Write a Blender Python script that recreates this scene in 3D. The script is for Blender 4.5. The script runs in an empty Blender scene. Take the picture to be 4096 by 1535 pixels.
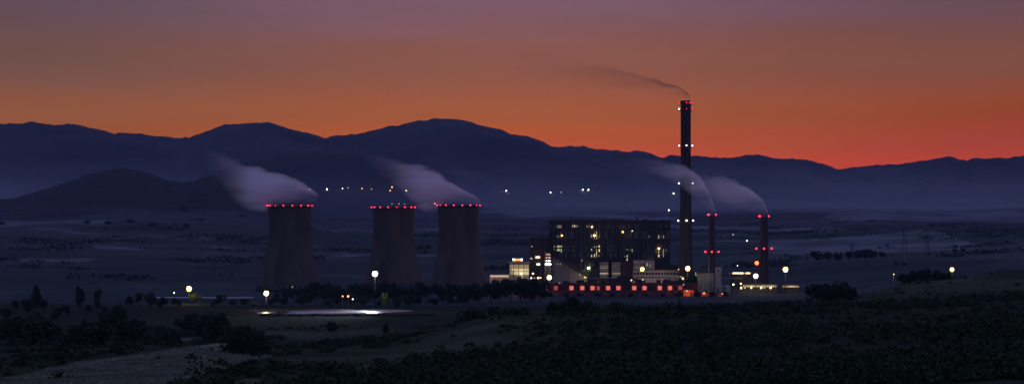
import bpy, math, random
import numpy as np
from math import sin, cos, pi, radians, sqrt, atan2

# ------------------------------------------------------------------ camera
F, CX, HY, CZ = 10662.0, 2048.0, 896.0, 75.0      # focal length (px of a 4096 wide frame), centre, horizon row, eye height
sc = bpy.context.scene
COL = sc.collection
cam_d = bpy.data.cameras.new('camera'); cam = bpy.data.objects.new('camera', cam_d); COL.objects.link(cam)
cam.location = (0, 0, CZ); cam.rotation_euler = (pi / 2, 0, 0)
cam_d.sensor_width = 36.0; cam_d.lens = 36.0 * F / 4096.0
cam_d.shift_y = (HY - 767.5) / 4096.0
cam_d.clip_start = 1.0; cam_d.clip_end = 60000.0
sc.camera = cam

# ------------------------------------------------------------------ dusk sky
world = bpy.data.worlds.new('World'); sc.world = world; world.use_nodes = True
SKY_GAIN = 1.0
HAZE = 1.2e-5                    # density of the evening air, per metre


def build_sky():
    nt = world.node_tree; nt.nodes.clear()
    N, L = nt.nodes.new, nt.links.new

    def math_(op, a, b=None, clamp=False):
        n = N('ShaderNodeMath'); n.operation = op; n.use_clamp = clamp
        for i, v in enumerate((a, b)):
            if v is None: continue
            if isinstance(v, (int, float)): n.inputs[i].default_value = v
            else: L(v, n.inputs[i])
        return n.outputs[0]

    def ramp(fac, stops):
        n = N('ShaderNodeValToRGB'); cr = n.color_ramp; cr.interpolation = 'EASE'
        while len(cr.elements) < len(stops): cr.elements.new(0.5)
        for e, (p, c) in zip(cr.elements, stops):
            e.position = p; e.color = (*c, 1)
        L(fac, n.inputs[0]); return n.outputs[0]

    def mix(f, a, b):
        n = N('ShaderNodeMix'); n.data_type = 'RGBA'
        L(f, n.inputs[0]); L(a, n.inputs[6]); L(b, n.inputs[7]); return n.outputs[2]

    tc = N('ShaderNodeTexCoord'); sep = N('ShaderNodeSeparateXYZ'); L(tc.outputs['Generated'], sep.inputs[0])
    el = math_('MULTIPLY', math_('ARCSINE', sep.outputs[2]), 180 / pi)            # degrees above the horizon
    az = math_('MULTIPLY', math_('ARCTAN2', sep.outputs[0], sep.outputs[1]), 180 / pi)
    # soft streaks of thin high cloud bend the colour bands a little
    mp = N('ShaderNodeMapping'); L(tc.outputs['Generated'], mp.inputs[0])
    mp.inputs['Scale'].default_value = (6, 6, 52); mp.inputs['Rotation'].default_value = (0, radians(2.0), 0)
    nz = N('ShaderNodeTexNoise'); L(mp.outputs[0], nz.inputs['Vector']); nz.inputs['Scale'].default_value = 1.0
    nz.inputs['Detail'].default_value = 4.0
    el2 = math_('ADD', el, math_('MULTIPLY', math_('SUBTRACT', nz.outputs[0], 0.5), 1.05))
    t = math_('POWER', math_('DIVIDE', math_('MAXIMUM', el2, 0.0), 90.0), 0.5, True)   # 1deg .105  2deg .149  4.8deg .231  10deg .333

    def s(deg): return sqrt(deg / 90.0)
    # colours as they reach the eye (sRGB, by height) turned back into what the sky sends through the evening air
    AIR = (.045, .058, .150)

    def src(deg, c):
        T = math.exp(-HAZE * min(625.0 / math.sin(radians(max(deg, .2))), 20500.0))
        lin = [(v / 255 / 12.92 if v / 255 <= .04045 else ((v / 255 + .055) / 1.055) ** 2.4) for v in c]
        return tuple(max(.004, (l - a * (1 - T)) / T) for l, a in zip(lin, AIR))
    up = [(s(10), (.230, .142, .250)), (s(20), (.235, .170, .34)), (s(36), (.150, .160, .41)), (1.0, (.100, .146, .43))]
    left = ramp(t, [(0.0, src(.6, (158, 80, 48))), (s(1.3), src(1.3, (152, 82, 50))), (s(1.85), src(1.85, (147, 84, 54))), (s(2.4), src(2.4, (141, 85, 60))), (s(3.5), src(3.5, (113, 80, 73))), (s(4.8), src(4.8, (97, 77, 88)))] + up)
    mid = ramp(t, [(0.0, src(.6, (205, 78, 44))), (s(1.3), src(1.3, (192, 80, 46))), (s(1.85), src(1.85, (177, 87, 52))), (s(2.4), src(2.4, (158, 87, 57))), (s(3.5), src(3.5, (138, 87, 75))), (s(4.8), src(4.8, (123, 90, 104)))] + up)
    right = ramp(t, [(0.0, src(.6, (200, 66, 40))), (s(1.3), src(1.3, (178, 66, 42))), (s(1.85), src(1.85, (158, 67, 41))), (s(2.4), src(2.4, (146, 72, 47))), (s(3.5), src(3.5, (126, 78, 66))), (s(4.8), src(4.8, (105, 77, 87)))] + up)
    away = ramp(t, [(0.0, (.060, .060, .105)), (s(3.0), (.090, .085, .150)), (s(9), (.135, .120, .215)), (s(25), (.122, .143, .35)),
                    (s(50), (.104, .146, .41)), (1.0, (.100, .146, .43))])

    def mr(v, a, b):
        n = N('ShaderNodeMapRange'); n.interpolation_type = 'SMOOTHSTEP'; L(v, n.inputs[0])
        n.inputs[1].default_value = a; n.inputs[2].default_value = b; return n.outputs[0]
    warm = mix(mr(az, 0.0, 10.5), mix(mr(az, -11.0, 0.0), left, mid), right)
    # the glow fades out to both sides and behind the viewer
    col = mix(mr(math_('ABSOLUTE', az), 11.0, 62.0), warm, away)
    # thin cloud: slightly darker where the streaks lie
    k = math_('ADD', math_('MULTIPLY', nz.outputs[0], 0.46), 0.77)
    mul = N('ShaderNodeVectorMath'); mul.operation = 'SCALE'; L(col, mul.inputs[0]); L(k, mul.inputs['Scale'])
    bg = N('ShaderNodeBackground'); L(mul.outputs[0], bg.inputs[0]); bg.inputs[1].default_value = SKY_GAIN
    out = N('ShaderNodeOutputWorld'); L(bg.outputs[0], out.inputs[0])


build_sky()

# ------------------------------------------------------------------ exposure and sampling
vs = sc.view_settings
sc.display_settings.display_device = 'sRGB'
vs.view_transform = 'Standard'; vs.look = 'None'; vs.exposure = 0.0; vs.gamma = 1.0; vs.use_curve_mapping = False
cy = sc.cycles
cy.use_denoising = True; cy.denoiser = 'OPENIMAGEDENOISE'
cy.max_bounces = 22; cy.diffuse_bounces = 2; cy.glossy_bounces = 3; cy.volume_bounces = 20; cy.transparent_max_bounces = 12
cy.volume_step_rate = 1.0; cy.volume_max_steps = 256
cy.sample_clamp_indirect = 3.0
cy.filter_width = 1.6
cy.use_light_tree = True

R = random.Random(7)

# ------------------------------------------------------------------ helpers


def P(px, py, d):
    """point at distance d that stands at column px, row py of the view from the hill"""
    return ((px - CX) / F * d, d, CZ - (py - HY) * d / F)


def X(px, d): return (px - CX) / F * d
def Z(py, d): return CZ - (py - HY) * d / F


MATS = {}


def mat(name, col, rough=0.8, var=0.0, scale=0.3, metal=0.0, bump=0.0, col2=None, spec=0.3, stretch=(1, 1, 1)):
    if name in MATS: return MATS[name]
    m = bpy.data.materials.new(name); m.use_nodes = True
    nt = m.node_tree; b = nt.nodes['Principled BSDF']
    b.inputs['Roughness'].default_value = rough; b.inputs['Metallic'].default_value = metal
    b.inputs['Specular IOR Level'].default_value = spec
    tc = nt.nodes.new('ShaderNodeTexCoord'); mp = nt.nodes.new('ShaderNodeMapping')
    nt.links.new(tc.outputs['Object'], mp.inputs[0]); mp.inputs['Scale'].default_value = stretch
    nz = nt.nodes.new('ShaderNodeTexNoise'); nz.inputs['Scale'].default_value = scale; nz.inputs['Detail'].default_value = 5
    nt.links.new(mp.outputs[0], nz.inputs['Vector'])
    cr = nt.nodes.new('ShaderNodeValToRGB')
    c2 = col2 if col2 else tuple(c * (1 + var) for c in col)
    c1 = col if col2 else tuple(c * (1 - var) for c in col)
    cr.color_ramp.elements[0].position = .32; cr.color_ramp.elements[1].position = .68
    cr.color_ramp.elements[0].color = (*c1, 1); cr.color_ramp.elements[1].color = (*c2, 1)
    nt.links.new(nz.outputs[0], cr.inputs[0]); nt.links.new(cr.outputs[0], b.inputs['Base Color'])
    if bump:
        bp = nt.nodes.new('ShaderNodeBump'); bp.inputs['Strength'].default_value = bump
        nt.links.new(nz.outputs[0], bp.inputs['Height']); nt.links.new(bp.outputs[0], b.inputs['Normal'])
    MATS[name] = m; return m


def emit(name, col, strength, sample=False):
    """the glowing face of a lamp or a lit window: coloured glass that gives off light"""
    if name in MATS: return MATS[name]
    m = bpy.data.materials.new(name); m.use_nodes = True
    nt = m.node_tree; b = nt.nodes['Principled BSDF']
    b.inputs['Base Color'].default_value = (*[min(.8, c * .6) for c in col], 1); b.inputs['Roughness'].default_value = .4
    tc = nt.nodes.new('ShaderNodeTexCoord'); nz = nt.nodes.new('ShaderNodeTexNoise')
    nz.inputs['Scale'].default_value = .9
    nt.links.new(tc.outputs['Object'], nz.inputs['Vector'])
    mr = nt.nodes.new('ShaderNodeMapRange'); nt.links.new(nz.outputs[0], mr.inputs[0])
    mr.inputs[1].default_value = .25; mr.inputs[2].default_value = .75
    mr.inputs[3].default_value = strength * .55; mr.inputs[4].default_value = strength * 1.3
    b.inputs['Emission Color'].default_value = (*col, 1)
    nt.links.new(mr.outputs[0], b.inputs['Emission Strength'])
    m.cycles.emission_sampling = 'AUTO' if sample else 'NONE'
    MATS[name] = m; return m


class MB:
    """collects vertices and faces, then links them as ONE mesh object"""
    def __init__(s): s.v = []; s.f = []

    def quad(s, a, b, c, d):
        i = len(s.v); s.v += [a, b, c, d]; s.f.append((i, i + 1, i + 2, i + 3)); return s

    def box(s, x0, x1, y0, y1, z0, z1):
        i = len(s.v)
        s.v += [(x0, y0, z0), (x1, y0, z0), (x1, y1, z0), (x0, y1, z0), (x0, y0, z1), (x1, y0, z1), (x1, y1, z1), (x0, y1, z1)]
        for q in ((0, 3, 2, 1), (4, 5, 6, 7), (0, 1, 5, 4), (1, 2, 6, 5), (2, 3, 7, 6), (3, 0, 4, 7)):
            s.f.append(tuple(i + k for k in q))
        return s

    def prism(s, poly, y0, y1):
        """polygon in the x-z plane pushed from y0 to y1"""
        n = len(poly); i = len(s.v)
        s.v += [(x, y0, z) for x, z in poly] + [(x, y1, z) for x, z in poly]
        s.f.append(tuple(range(i, i + n))); s.f.append(tuple(range(i + 2 * n - 1, i + n - 1, -1)))
        for k in range(n):
            a, b = i + k, i + (k + 1) % n; s.f.append((b, a, a + n, b + n))
        return s

    def tube(s, p, q, r0, r1=None, n=8, cap=True):
        r1 = r0 if r1 is None else r1
        p = np.array(p, float); q = np.array(q, float); w = q - p; w /= np.linalg.norm(w) + 1e-9
        u = np.cross(w, (0, 0, 1) if abs(w[2]) < .9 else (1, 0, 0)); u /= np.linalg.norm(u); v = np.cross(w, u)
        i = len(s.v)
        for c, r in ((p, r0), (q, r1)):
            for k in range(n):
                a = 2 * pi * k / n; s.v.append(tuple(c + u * r * cos(a) + v * r * sin(a)))
        for k in range(n):
            a, b = i + k, i + (k + 1) % n; s.f.append((a, b, b + n, a + n))
        if cap:
            s.f.append(tuple(range(i + n - 1, i - 1, -1))); s.f.append(tuple(range(i + n, i + 2 * n)))
        return s

    def lathe(s, prof, n=32, a0=0.0):
        i = len(s.v); m = len(prof)
        for r, z in prof:
            for k in range(n):
                a = a0 + 2 * pi * k / n; s.v.append((r * cos(a), r * sin(a), z))
        for j in range(m - 1):
            for k in range(n):
                a, b = i + j * n + k, i + j * n + (k + 1) % n
                s.f.append((a, b, b + n, a + n))
        return s

    def mesh(s, name, m, smooth=False):
        me = bpy.data.meshes.new(name); me.from_pydata(s.v, [], s.f)
        if m: me.materials.append(m)
        if smooth: me.polygons.foreach_set('use_smooth', [True] * len(me.polygons))
        me.update(); return me

    def build(s, name, m, parent=None, loc=(0, 0, 0), smooth=False):
        return put(name, s.mesh(name, m, smooth), parent, loc)


def put(name, me, parent=None, loc=(0, 0, 0), rz=0.0, scale=None):
    o = bpy.data.objects.new(name, me); COL.objects.link(o)
    o.location = loc; o.rotation_euler = (0, 0, rz)
    if scale: o.scale = scale
    if parent is not None: o.parent = parent
    return o


def tag(o, label=None, cat=None, group=None, kind=None):
    if label: o['label'] = label
    if cat: o['category'] = cat
    if group: o['group'] = group
    if kind: o['kind'] = kind
    return o


def thing(name, loc, label, cat, group=None, rz=0.0):
    o = bpy.data.objects.new(name, None); COL.objects.link(o); o.location = loc; o.rotation_euler = (0, 0, rz)
    o.empty_display_size = 2.0
    return tag(o, label, cat, group)


def lamp_or_fill_light(parent, loc, col, power, radius=.6, name='lamp_or_fill_glow'):
    ld = bpy.data.lights.new(name, 'POINT'); ld.energy = power; ld.color = col; ld.shadow_soft_size = radius
    o = bpy.data.objects.new(name, ld); COL.objects.link(o); o.location = loc; o.parent = parent
    return o


ORD = ['first', 'second', 'third', 'fourth', 'fifth', 'sixth', 'seventh', 'eighth', 'ninth', 'tenth', 'eleventh', 'twelfth', 'thirteenth',
       'fourteenth', 'fifteenth', 'sixteenth', 'seventeenth', 'eighteenth', 'nineteenth', 'twentieth', 'twenty-first', 'twenty-second',
       'twenty-third', 'twenty-fourth', 'twenty-fifth', 'twenty-sixth', 'twenty-seventh', 'twenty-eighth', 'twenty-ninth', 'thirtieth',
       'thirty-first', 'thirty-second', 'thirty-third', 'thirty-fourth', 'thirty-fifth', 'thirty-sixth']

# ------------------------------------------------------------------ terrain: one height function
_rng = np.random.RandomState(11)
_tab = _rng.rand(256, 256)


def vnoise(x, y):
    xi = np.floor(x).astype(int); yi = np.floor(y).astype(int); fx = x - xi; fy = y - yi
    fx = fx * fx * (3 - 2 * fx); fy = fy * fy * (3 - 2 * fy)
    g = lambda a, b: _tab[a % 256, b % 256]
    return (g(xi, yi) * (1 - fx) + g(xi + 1, yi) * fx) * (1 - fy) + (g(xi, yi + 1) * (1 - fx) + g(xi + 1, yi + 1) * fx) * fy


def fbm(x, y, o=4):
    t = 0; a = .5
    for k in range(o):
        t = t + a * (vnoise(x * 2 ** k + 17.3 * k, y * 2 ** k + 5.1 * k) - .5); a *= .55
    return t * 2


DR = np.array([5, 20, 150, 400, 650, 900, 1200, 1500, 1900, 2200, 2600, 3300, 4000, 5000, 6500, 8500, 11000, 30000], float)
PC = np.array([-3500, 0, 700, 1024, 1500, 2048, 2500, 2800, 3100, 3300, 3700, 4096, 7600], float)
ZT = np.array([
    # 5    20   150 400 650 900 1200 1500 1900 2200 2600 3300 4000 5000 6500 8500 11000 30000
    [73.4, 73.2, 60, 45, 33, 30, 12, 6, 4, 4, 4, 8, 22, 50, 78, 110, 150, 150],
    [73.4, 73.2, 60, 45, 34, 31.5, 12, 5, 3, 2, 2, 4, 16, 42, 72, 100, 145, 150],
    [73.4, 73.2, 60, 45, 36, 34.5, 14, 6, 2, .8, .5, 2, 12, 34, 68, 100, 140, 150],
    [73.4, 73.2, 60, 45, 36, 30, 15, 7, 2, .5, .2, 1, 10, 28, 60, 98, 140, 150],
    [73.4, 73.2, 60, 45, 35, 30, 19, 9, 2.3, .5, 0, 0, 8, 24, 52, 95, 140, 150],
    [73.4, 73.2, 60, 46, 37, 35, 33, 18, 5, 1, 0, 0, 8, 24, 50, 95, 140, 150],
    [73.4, 73.2, 60, 46, 38, 37, 35, 24, 6, 1, 0, 0, 8, 24, 50, 95, 140, 150],
    [73.4, 73.2, 60, 46, 38, 37, 36, 28, 8, 1.5, 0, 0, 9, 25, 52, 95, 140, 150],
    [73.4, 73.2, 60, 47, 38, 37.5, 37, 31, 12, 2, 0, 1, 15, 30, 56, 96, 140, 150],
    [73.4, 73.2, 60, 47, 39, 38, 38, 34, 20, 5, 1, 4, 23, 34, 62, 98, 140, 150],
    [73.4, 73.2, 60, 47, 40, 39, 39, 37, 35.5, 26, 8, 10, 30, 40, 64, 99, 140, 150],
    [73.4, 73.2, 60, 48, 41, 40.5, 41, 41.5, 42.5, 34, 18, 15, 38, 46, 66, 100, 140, 150],
    [73.4, 73.2, 62, 50, 45, 45, 47, 49, 51, 44, 36, 30, 52, 58, 76, 110, 150, 150]], float)

RIDGE_MAIN = np.array([(-3000, 560), (-1200, 520), (-500, 530), (0, 506), (60, 507), (127, 502), (223, 509), (247, 504), (298, 505), (398, 519), (458, 537), (473, 531),
    (557, 533), (637, 549), (756, 552), (816, 533), (875, 508), (935, 498), (1023, 494), (1076, 494), (1215, 535), (1302, 557), (1362, 546),
    (1462, 538), (1509, 522), (1621, 511), (1669, 500), (1768, 488), (1852, 494), (1955, 525), (2048, 553), (2108, 559), (2159, 573),
    (2215, 603), (2287, 599), (2346, 602), (2406, 616), (2486, 623), (2549, 617), (2605, 629), (2645, 646), (2724, 636), (2784, 631),
    (2884, 635), (2963, 629), (3043, 624), (3096, 637), (3231, 642), (3291, 657), (3347, 676), (3382, 675), (3450, 665), (3569, 659),
    (3641, 653), (3709, 641), (3800, 629), (3844, 643), (3872, 645), (3878, 637), (4019, 641), (4096, 628), (4500, 600), (5400, 640), (7000, 600)], float)
RIDGE_MID = np.array([(-3500, 1000), (600, 1000), (700, 840), (800, 772), (870, 728), (940, 697), (1024, 660), (1104, 630), (1163, 616), (1223, 613), (1342, 623),
    (1422, 635), (1501, 657), (1581, 689), (1700, 735), (1850, 790), (2000, 860), (2100, 1000), (7600, 1000)], float)
RIDGE_NEAR = np.array([(-3500, 700), (-900, 690), (-400, 760), (-150, 802), (0, 799), (64, 792), (159, 764), (298, 720), (358, 697), (418, 681), (505, 674), (577, 689), (637, 709),
    (676, 725), (736, 732), (776, 724), (828, 705), (875, 699), (915, 709), (975, 744), (1080, 790), (1200, 830), (1350, 900), (1500, 1000), (7600, 1000)], float)


def height(px, d):
    px = np.asarray(px, float); d = np.asarray(d, float)
    x = (px - CX) / F * d
    # smooth bilinear lookup
    i = np.clip(np.searchsorted(PC, px) - 1, 0, len(PC) - 2); j = np.clip(np.searchsorted(DR, d) - 1, 0, len(DR) - 2)
    a = np.clip((px - PC[i]) / (PC[i + 1] - PC[i]), 0, 1); b = np.clip((d - DR[j]) / (DR[j + 1] - DR[j]), 0, 1)
    a = a * a * (3 - 2 * a); b = .5 * b + .5 * b * b * (3 - 2 * b)
    z = (ZT[i, j] * (1 - a) + ZT[i + 1, j] * a) * (1 - b) + (ZT[i, j + 1] * (1 - a) + ZT[i + 1, j + 1] * a) * b
    amp = np.interp(d, [20, 300, 700, 1500, 2100, 2400, 3300, 3900, 6000, 9000, 12000], [0, .4, 2.2, 3.6, .5, .15, .15, 7, 16, 20, 24])
    wl = np.interp(d, [20, 1000, 3000, 6000, 12000], [60, 120, 260, 520, 900])
    z = z + amp * fbm(x / wl + 3.7, d / wl + 9.1)
    for tab, dc, wf, wb, g in ((RIDGE_NEAR, 8500., 2600., 1500., 22.), (RIDGE_MID, 11200., 2300., 1800., 40.), (RIDGE_MAIN, 14800., 4200., 5000., 110.)):
        zc = CZ + (HY - np.interp(px, tab[:, 0], tab[:, 1])) * dc / F
        t = np.where(d < dc, (dc - d) / wf, (d - dc) / wb)
        t = np.clip(t, 0, 1)
        sh = .5 + .5 * np.cos(pi * t)
        n = fbm(x / 900. + dc, d / 1500. + dc, 5) * g * np.sin(pi * t)
        zr = z + (zc - z) * sh + n
        z = np.where(zc > z - 5, np.maximum(z, zr), z)
    # the tree tops that roughen far forests
    z = z + np.where(d > 7000, (5.0 * (vnoise(x / 22., d / 60.) - .5) + np.clip((d - 12000) / 2000, 0, 1) * 14.0 * np.maximum(fbm(x / 60. + 9, d / 300., 4), -.1)) * np.clip((d - 7000) / 1500, 0, 1), 0)
    return z


def gz(px, d): return float(height(np.array([px]), np.array([d]))[0])
def gxy(x, d): return gz(CX + x / d * F, d)


def ray_ground(px, py, d0=3400., d1=16000.):
    """distance at which the sight line through (px, py) meets the land"""
    d = np.linspace(d0, d1, 2500); h = height(np.full_like(d, px), d); s = CZ - (py - HY) * d / F
    k = np.where(h >= s)[0]
    return float(d[k[0]]) if len(k) else d1


def band(px, y, pts, th, soft=4.0):
    """1 inside a strip that follows the polyline pts, half thickness th (rows)"""
    pts = np.array(pts, float)
    c = np.interp(px, pts[:, 0], pts[:, 1])
    inx = np.clip((px - pts[0, 0]) / 40, 0, 1) * np.clip((pts[-1, 0] - px) / 40, 0, 1)
    return inx * np.clip((th + soft - np.abs(y - c)) / soft, 0, 1)


def between(px, y, top, bot, soft=6.0):
    top = np.array(top, float); bot = np.array(bot, float)
    a = np.interp(px, top[:, 0], top[:, 1]); b = np.interp(px, bot[:, 0], bot[:, 1])
    inx = np.clip((px - top[0, 0]) / 30, 0, 1) * np.clip((top[-1, 0] - px) / 30, 0, 1)
    return inx * np.clip((y - a) / soft + .5, 0, 1) * np.clip((b - y) / soft + .5, 0, 1)


def paleness(px, d, z):
    """how much of the ground is pale dry grass or stubble (1) rather than dark scrub and wood (0): the pattern of fields, plus haze tones on the ridges"""
    x = (px - CX) / F * d
    y = HY + (CZ - z) * F / d
    p = np.zeros_like(px)
    far = np.clip((d - 3300) / 300, 0, 1)
    # patchwork of the plain behind the works
    patch = fbm(x / 420. + 40, d / 260. + 2, 3)
    p = p + far * np.clip(.20 + .6 * patch, .04, .42) * np.clip((10500 - d) / 3000, 0, 1) * np.interp(d, [3300, 4600, 6500], [1, .75, .5])
    strips = [([(-700, 900), (0, 897), (150, 894), (360, 889), (480, 893)], 7), ([(90, 912), (240, 917), (360, 938), (520, 949), (680, 948), (880, 960)], 3.5),
              ([(350, 984), (557, 998), (637, 1010), (796, 1007), (1030, 1031)], 5), ([(820, 985), (900, 990), (960, 1000)], 5),
              ([(60, 1035), (380, 1040)], 5), ([(1250, 985), (1330, 1000), (1420, 1012)], 4), ([(1280, 918), (1500, 925), (1760, 918), (1900, 930)], 4),
              ([(1250, 1040), (1480, 1016), (1740, 1024), (1960, 1010)], 4), ([(2000, 868), (2250, 855), (2600, 872), (2720, 868)], 6),
              ([(2640, 902), (2900, 912), (3100, 915), (3260, 917), (3390, 920)], 4), ([(2700, 975), (3000, 968), (3200, 958)], 5),
              ([(1900, 850), (2100, 846), (2400, 850)], 4), ([(2700, 940), (2860, 934), (3050, 940)], 4)]
    nb = far * np.clip(.46 + .6 * fbm(x / 150., d / 90., 3), .12, .75); pj = px + 60 * fbm(x / 200., d / 120., 2); yj = y + 7 * fbm(x / 160. + 5, d / 300., 3)
    for pts, th in strips: p = np.maximum(p, nb * band(pj, yj, pts, th * 1.15, 5.0))
    y_ = y; y = y + 9 * fbm(x / 110. + 3, d / 180., 3)
    f1 = between(px, y, [(3040, 974), (3200, 960), (3500, 936), (3680, 916), (3760, 920), (3830, 950), (3930, 988)],
                 [(3040, 1012), (3200, 1015), (3500, 1010), (3700, 1004), (3930, 992)])
    f2 = between(px, y, [(3280, 862), (3400, 842), (3480, 832), (3700, 836), (4300, 846)], [(3280, 872), (3400, 880), (3700, 884), (4300, 892)])
    p = np.maximum(p, far * np.clip(.62 + .5 * fbm(x / 120., d / 200. + 8, 3), .2, .9) * np.maximum(f1, f2 * .7))
    dk = between(px, y, [(3720, 900), (3800, 892), (4400, 894)], [(3720, 918), (3900, 922), (4400, 925)])
    p = p * (1 - .9 * dk * far); y = y_
    # haze put into the colour: ridges dark on top, paler low on their flanks
    rel = np.clip((z - 140) / 260., 0, 1)
    p = np.where(d > 9000, np.maximum(p, .10 + .16 * fbm(x / 500., d / 700., 4) + .60 * (1 - rel) * (1 - .6 * np.clip((155 - z) / 40, 0, 1) * np.clip((2900 - px) / 500, 0, 1)) * np.clip((d - 9000) / 1500, 0, 1)), p)
    nh = np.interp(px, RIDGE_NEAR[:, 0], RIDGE_NEAR[:, 1]); wood = np.clip((d - 6400) / 500, 0, 1) * np.clip((9800 - d) / 500, 0, 1) * np.clip((880 - nh) / 60, 0, 1) * np.clip((z - 95) / 40, 0, 1)
    nm = CZ + (HY - np.interp(px, RIDGE_MID[:, 0], RIDGE_MID[:, 1])) * 11200. / F
    mid_haze_tone = np.clip((d - 9700) / 500, 0, 1) * np.clip((12600 - d) / 300, 0, 1) * np.clip((z - nm + 190) / 80, 0, 1) * np.clip((nm - 190) / 60, 0, 1)
    p = p * (1 - .95 * wood) * (1 - .85 * mid_haze_tone)  # nearer ridges darkened as if less haze lay before them
    # near ground
    near = np.clip((2500 - d) / 200, 0, 1)
    n1 = fbm(x / 90. + 7, d / 130. + 3, 4)
    q = np.clip(.14 + .55 * n1, 0.02, .6)
    right = np.clip((px - 1900) / 700, 0, 1) * np.clip((1700 - d) / 300, 0, 1)
    q = q * (1 - .9 * right) * (1 - .92 * np.clip((1250 - px) / 250, 0, 1) * np.clip((d - 1000) / 150, 0, 1))
    fld = between(px, y, [(-900, 1520), (0, 1512), (200, 1470), (500, 1422), (700, 1392), (870, 1372), (1000, 1384), (1200, 1398)],
                  [(-900, 1700), (600, 1700), (700, 1520), (900, 1480), (1000, 1440), (1200, 1400)], 8)
    q = np.maximum(q, fld * (.56 + .75 * fbm((x + .5 * d) / 45., (d - .25 * x) / 7., 3)))
    trk = band(px, y, [(100, 1500), (200, 1477), (300, 1456), (500, 1428), (700, 1399), (870, 1376), (1010, 1388)], 3.5, 4.0)
    q = np.maximum(q, trk * (1.0 + .4 * fbm(x / 20., d / 30., 2)))
    ledge = band(px, y, [(520, 1372), (700, 1358), (870, 1350)], 4)
    q = np.maximum(q, ledge * .6)
    patch2 = between(px, y, [(1330, 1478), (1500, 1452), (1660, 1432)], [(1330, 1492), (1500, 1482), (1660, 1456)])
    patch3 = between(px, y, [(920, 1528), (1000, 1512), (1060, 1510)], [(920, 1560), (1000, 1560), (1060, 1550)])
    grz = between(px, y, [(1030, 1318), (1300, 1322), (1600, 1300)], [(1030, 1350), (1300, 1362), (1600, 1330)], 20) * .35
    for m_ in (patch2 * np.clip(.36 + .9 * n1, .05, .7), patch3 * .5, grz): q = np.maximum(q, m_)
    slope = between(px, y, [(3250, 1172), (3600, 1128), (3800, 1112), (4500, 1088)], [(3250, 1215), (3600, 1190), (3800, 1180), (4500, 1150)], 30) * .32
    q = np.maximum(q, slope)
    mid = np.clip((d - 2400) / 200, 0, 1) * np.clip((3500 - d) / 200, 0, 1) * np.clip(.16 + .35 * n1, 0, 1)
    return np.clip(np.maximum(p, np.maximum(q * near, mid)), 0, 1)


def ground_material(name, ramp):
    m = bpy.data.materials.new(name); m.use_nodes = True; nt = m.node_tree
    N, L = nt.nodes.new, nt.links.new; b = nt.nodes['Principled BSDF']
    b.inputs['Roughness'].default_value = .95; b.inputs['Specular IOR Level'].default_value = .05
    at = N('ShaderNodeAttribute'); at.attribute_name = 'pale'
    ge = N('ShaderNodeNewGeometry')
    n1 = N('ShaderNodeTexNoise'); n1.inputs['Scale'].default_value = .22; n1.inputs['Detail'].default_value = 6; n1.inputs['Roughness'].default_value = .7
    L(ge.outputs['Position'], n1.inputs['Vector'])
    n2 = N('ShaderNodeTexNoise'); n2.inputs['Scale'].default_value = .018; n2.inputs['Detail'].default_value = 5
    L(ge.outputs['Position'], n2.inputs['Vector'])
    a1 = N('ShaderNodeMath'); a1.operation = 'MULTIPLY_ADD'; L(n1.outputs[0], a1.inputs[0]); a1.inputs[1].default_value = .55; a1.inputs[2].default_value = -.275
    a2 = N('ShaderNodeMath'); a2.operation = 'MULTIPLY_ADD'; L(n2.outputs[0], a2.inputs[0]); a2.inputs[1].default_value = .3; a2.inputs[2].default_value = -.15
    s1 = N('ShaderNodeMath'); L(a1.outputs[0], s1.inputs[0]); L(a2.outputs[0], s1.inputs[1])
    sc_ = N('ShaderNodeMath'); sc_.operation = 'MULTIPLY_ADD'; L(at.outputs['Fac'], sc_.inputs[0]); sc_.inputs[1].default_value = .8; sc_.inputs[2].default_value = .25
    s2 = N('ShaderNodeMath'); s2.operation = 'MULTIPLY_ADD'; L(s1.outputs[0], s2.inputs[0]); L(sc_.outputs[0], s2.inputs[1]); L(at.outputs['Fac'], s2.inputs[2])
    cr = N('ShaderNodeValToRGB'); L(s2.outputs[0], cr.inputs[0])
    e = cr.color_ramp.elements; e[0].position = 0; e[0].color = (*ramp[0], 1); e[1].position = 1; e[1].color = (*ramp[3], 1)
    for p_, c in ((.22, ramp[1]), (.5, ramp[2])):
        q = cr.color_ramp.elements.new(p_); q.color = (*c, 1)
    L(cr.outputs[0], b.inputs['Base Color'])
    bp = N('ShaderNodeBump'); bp.inputs['Strength'].default_value = .6; bp.inputs['Distance'].default_value = 1.2
    L(n1.outputs[0], bp.inputs['Height']); L(bp.outputs[0], b.inputs['Normal'])
    return m


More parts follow.
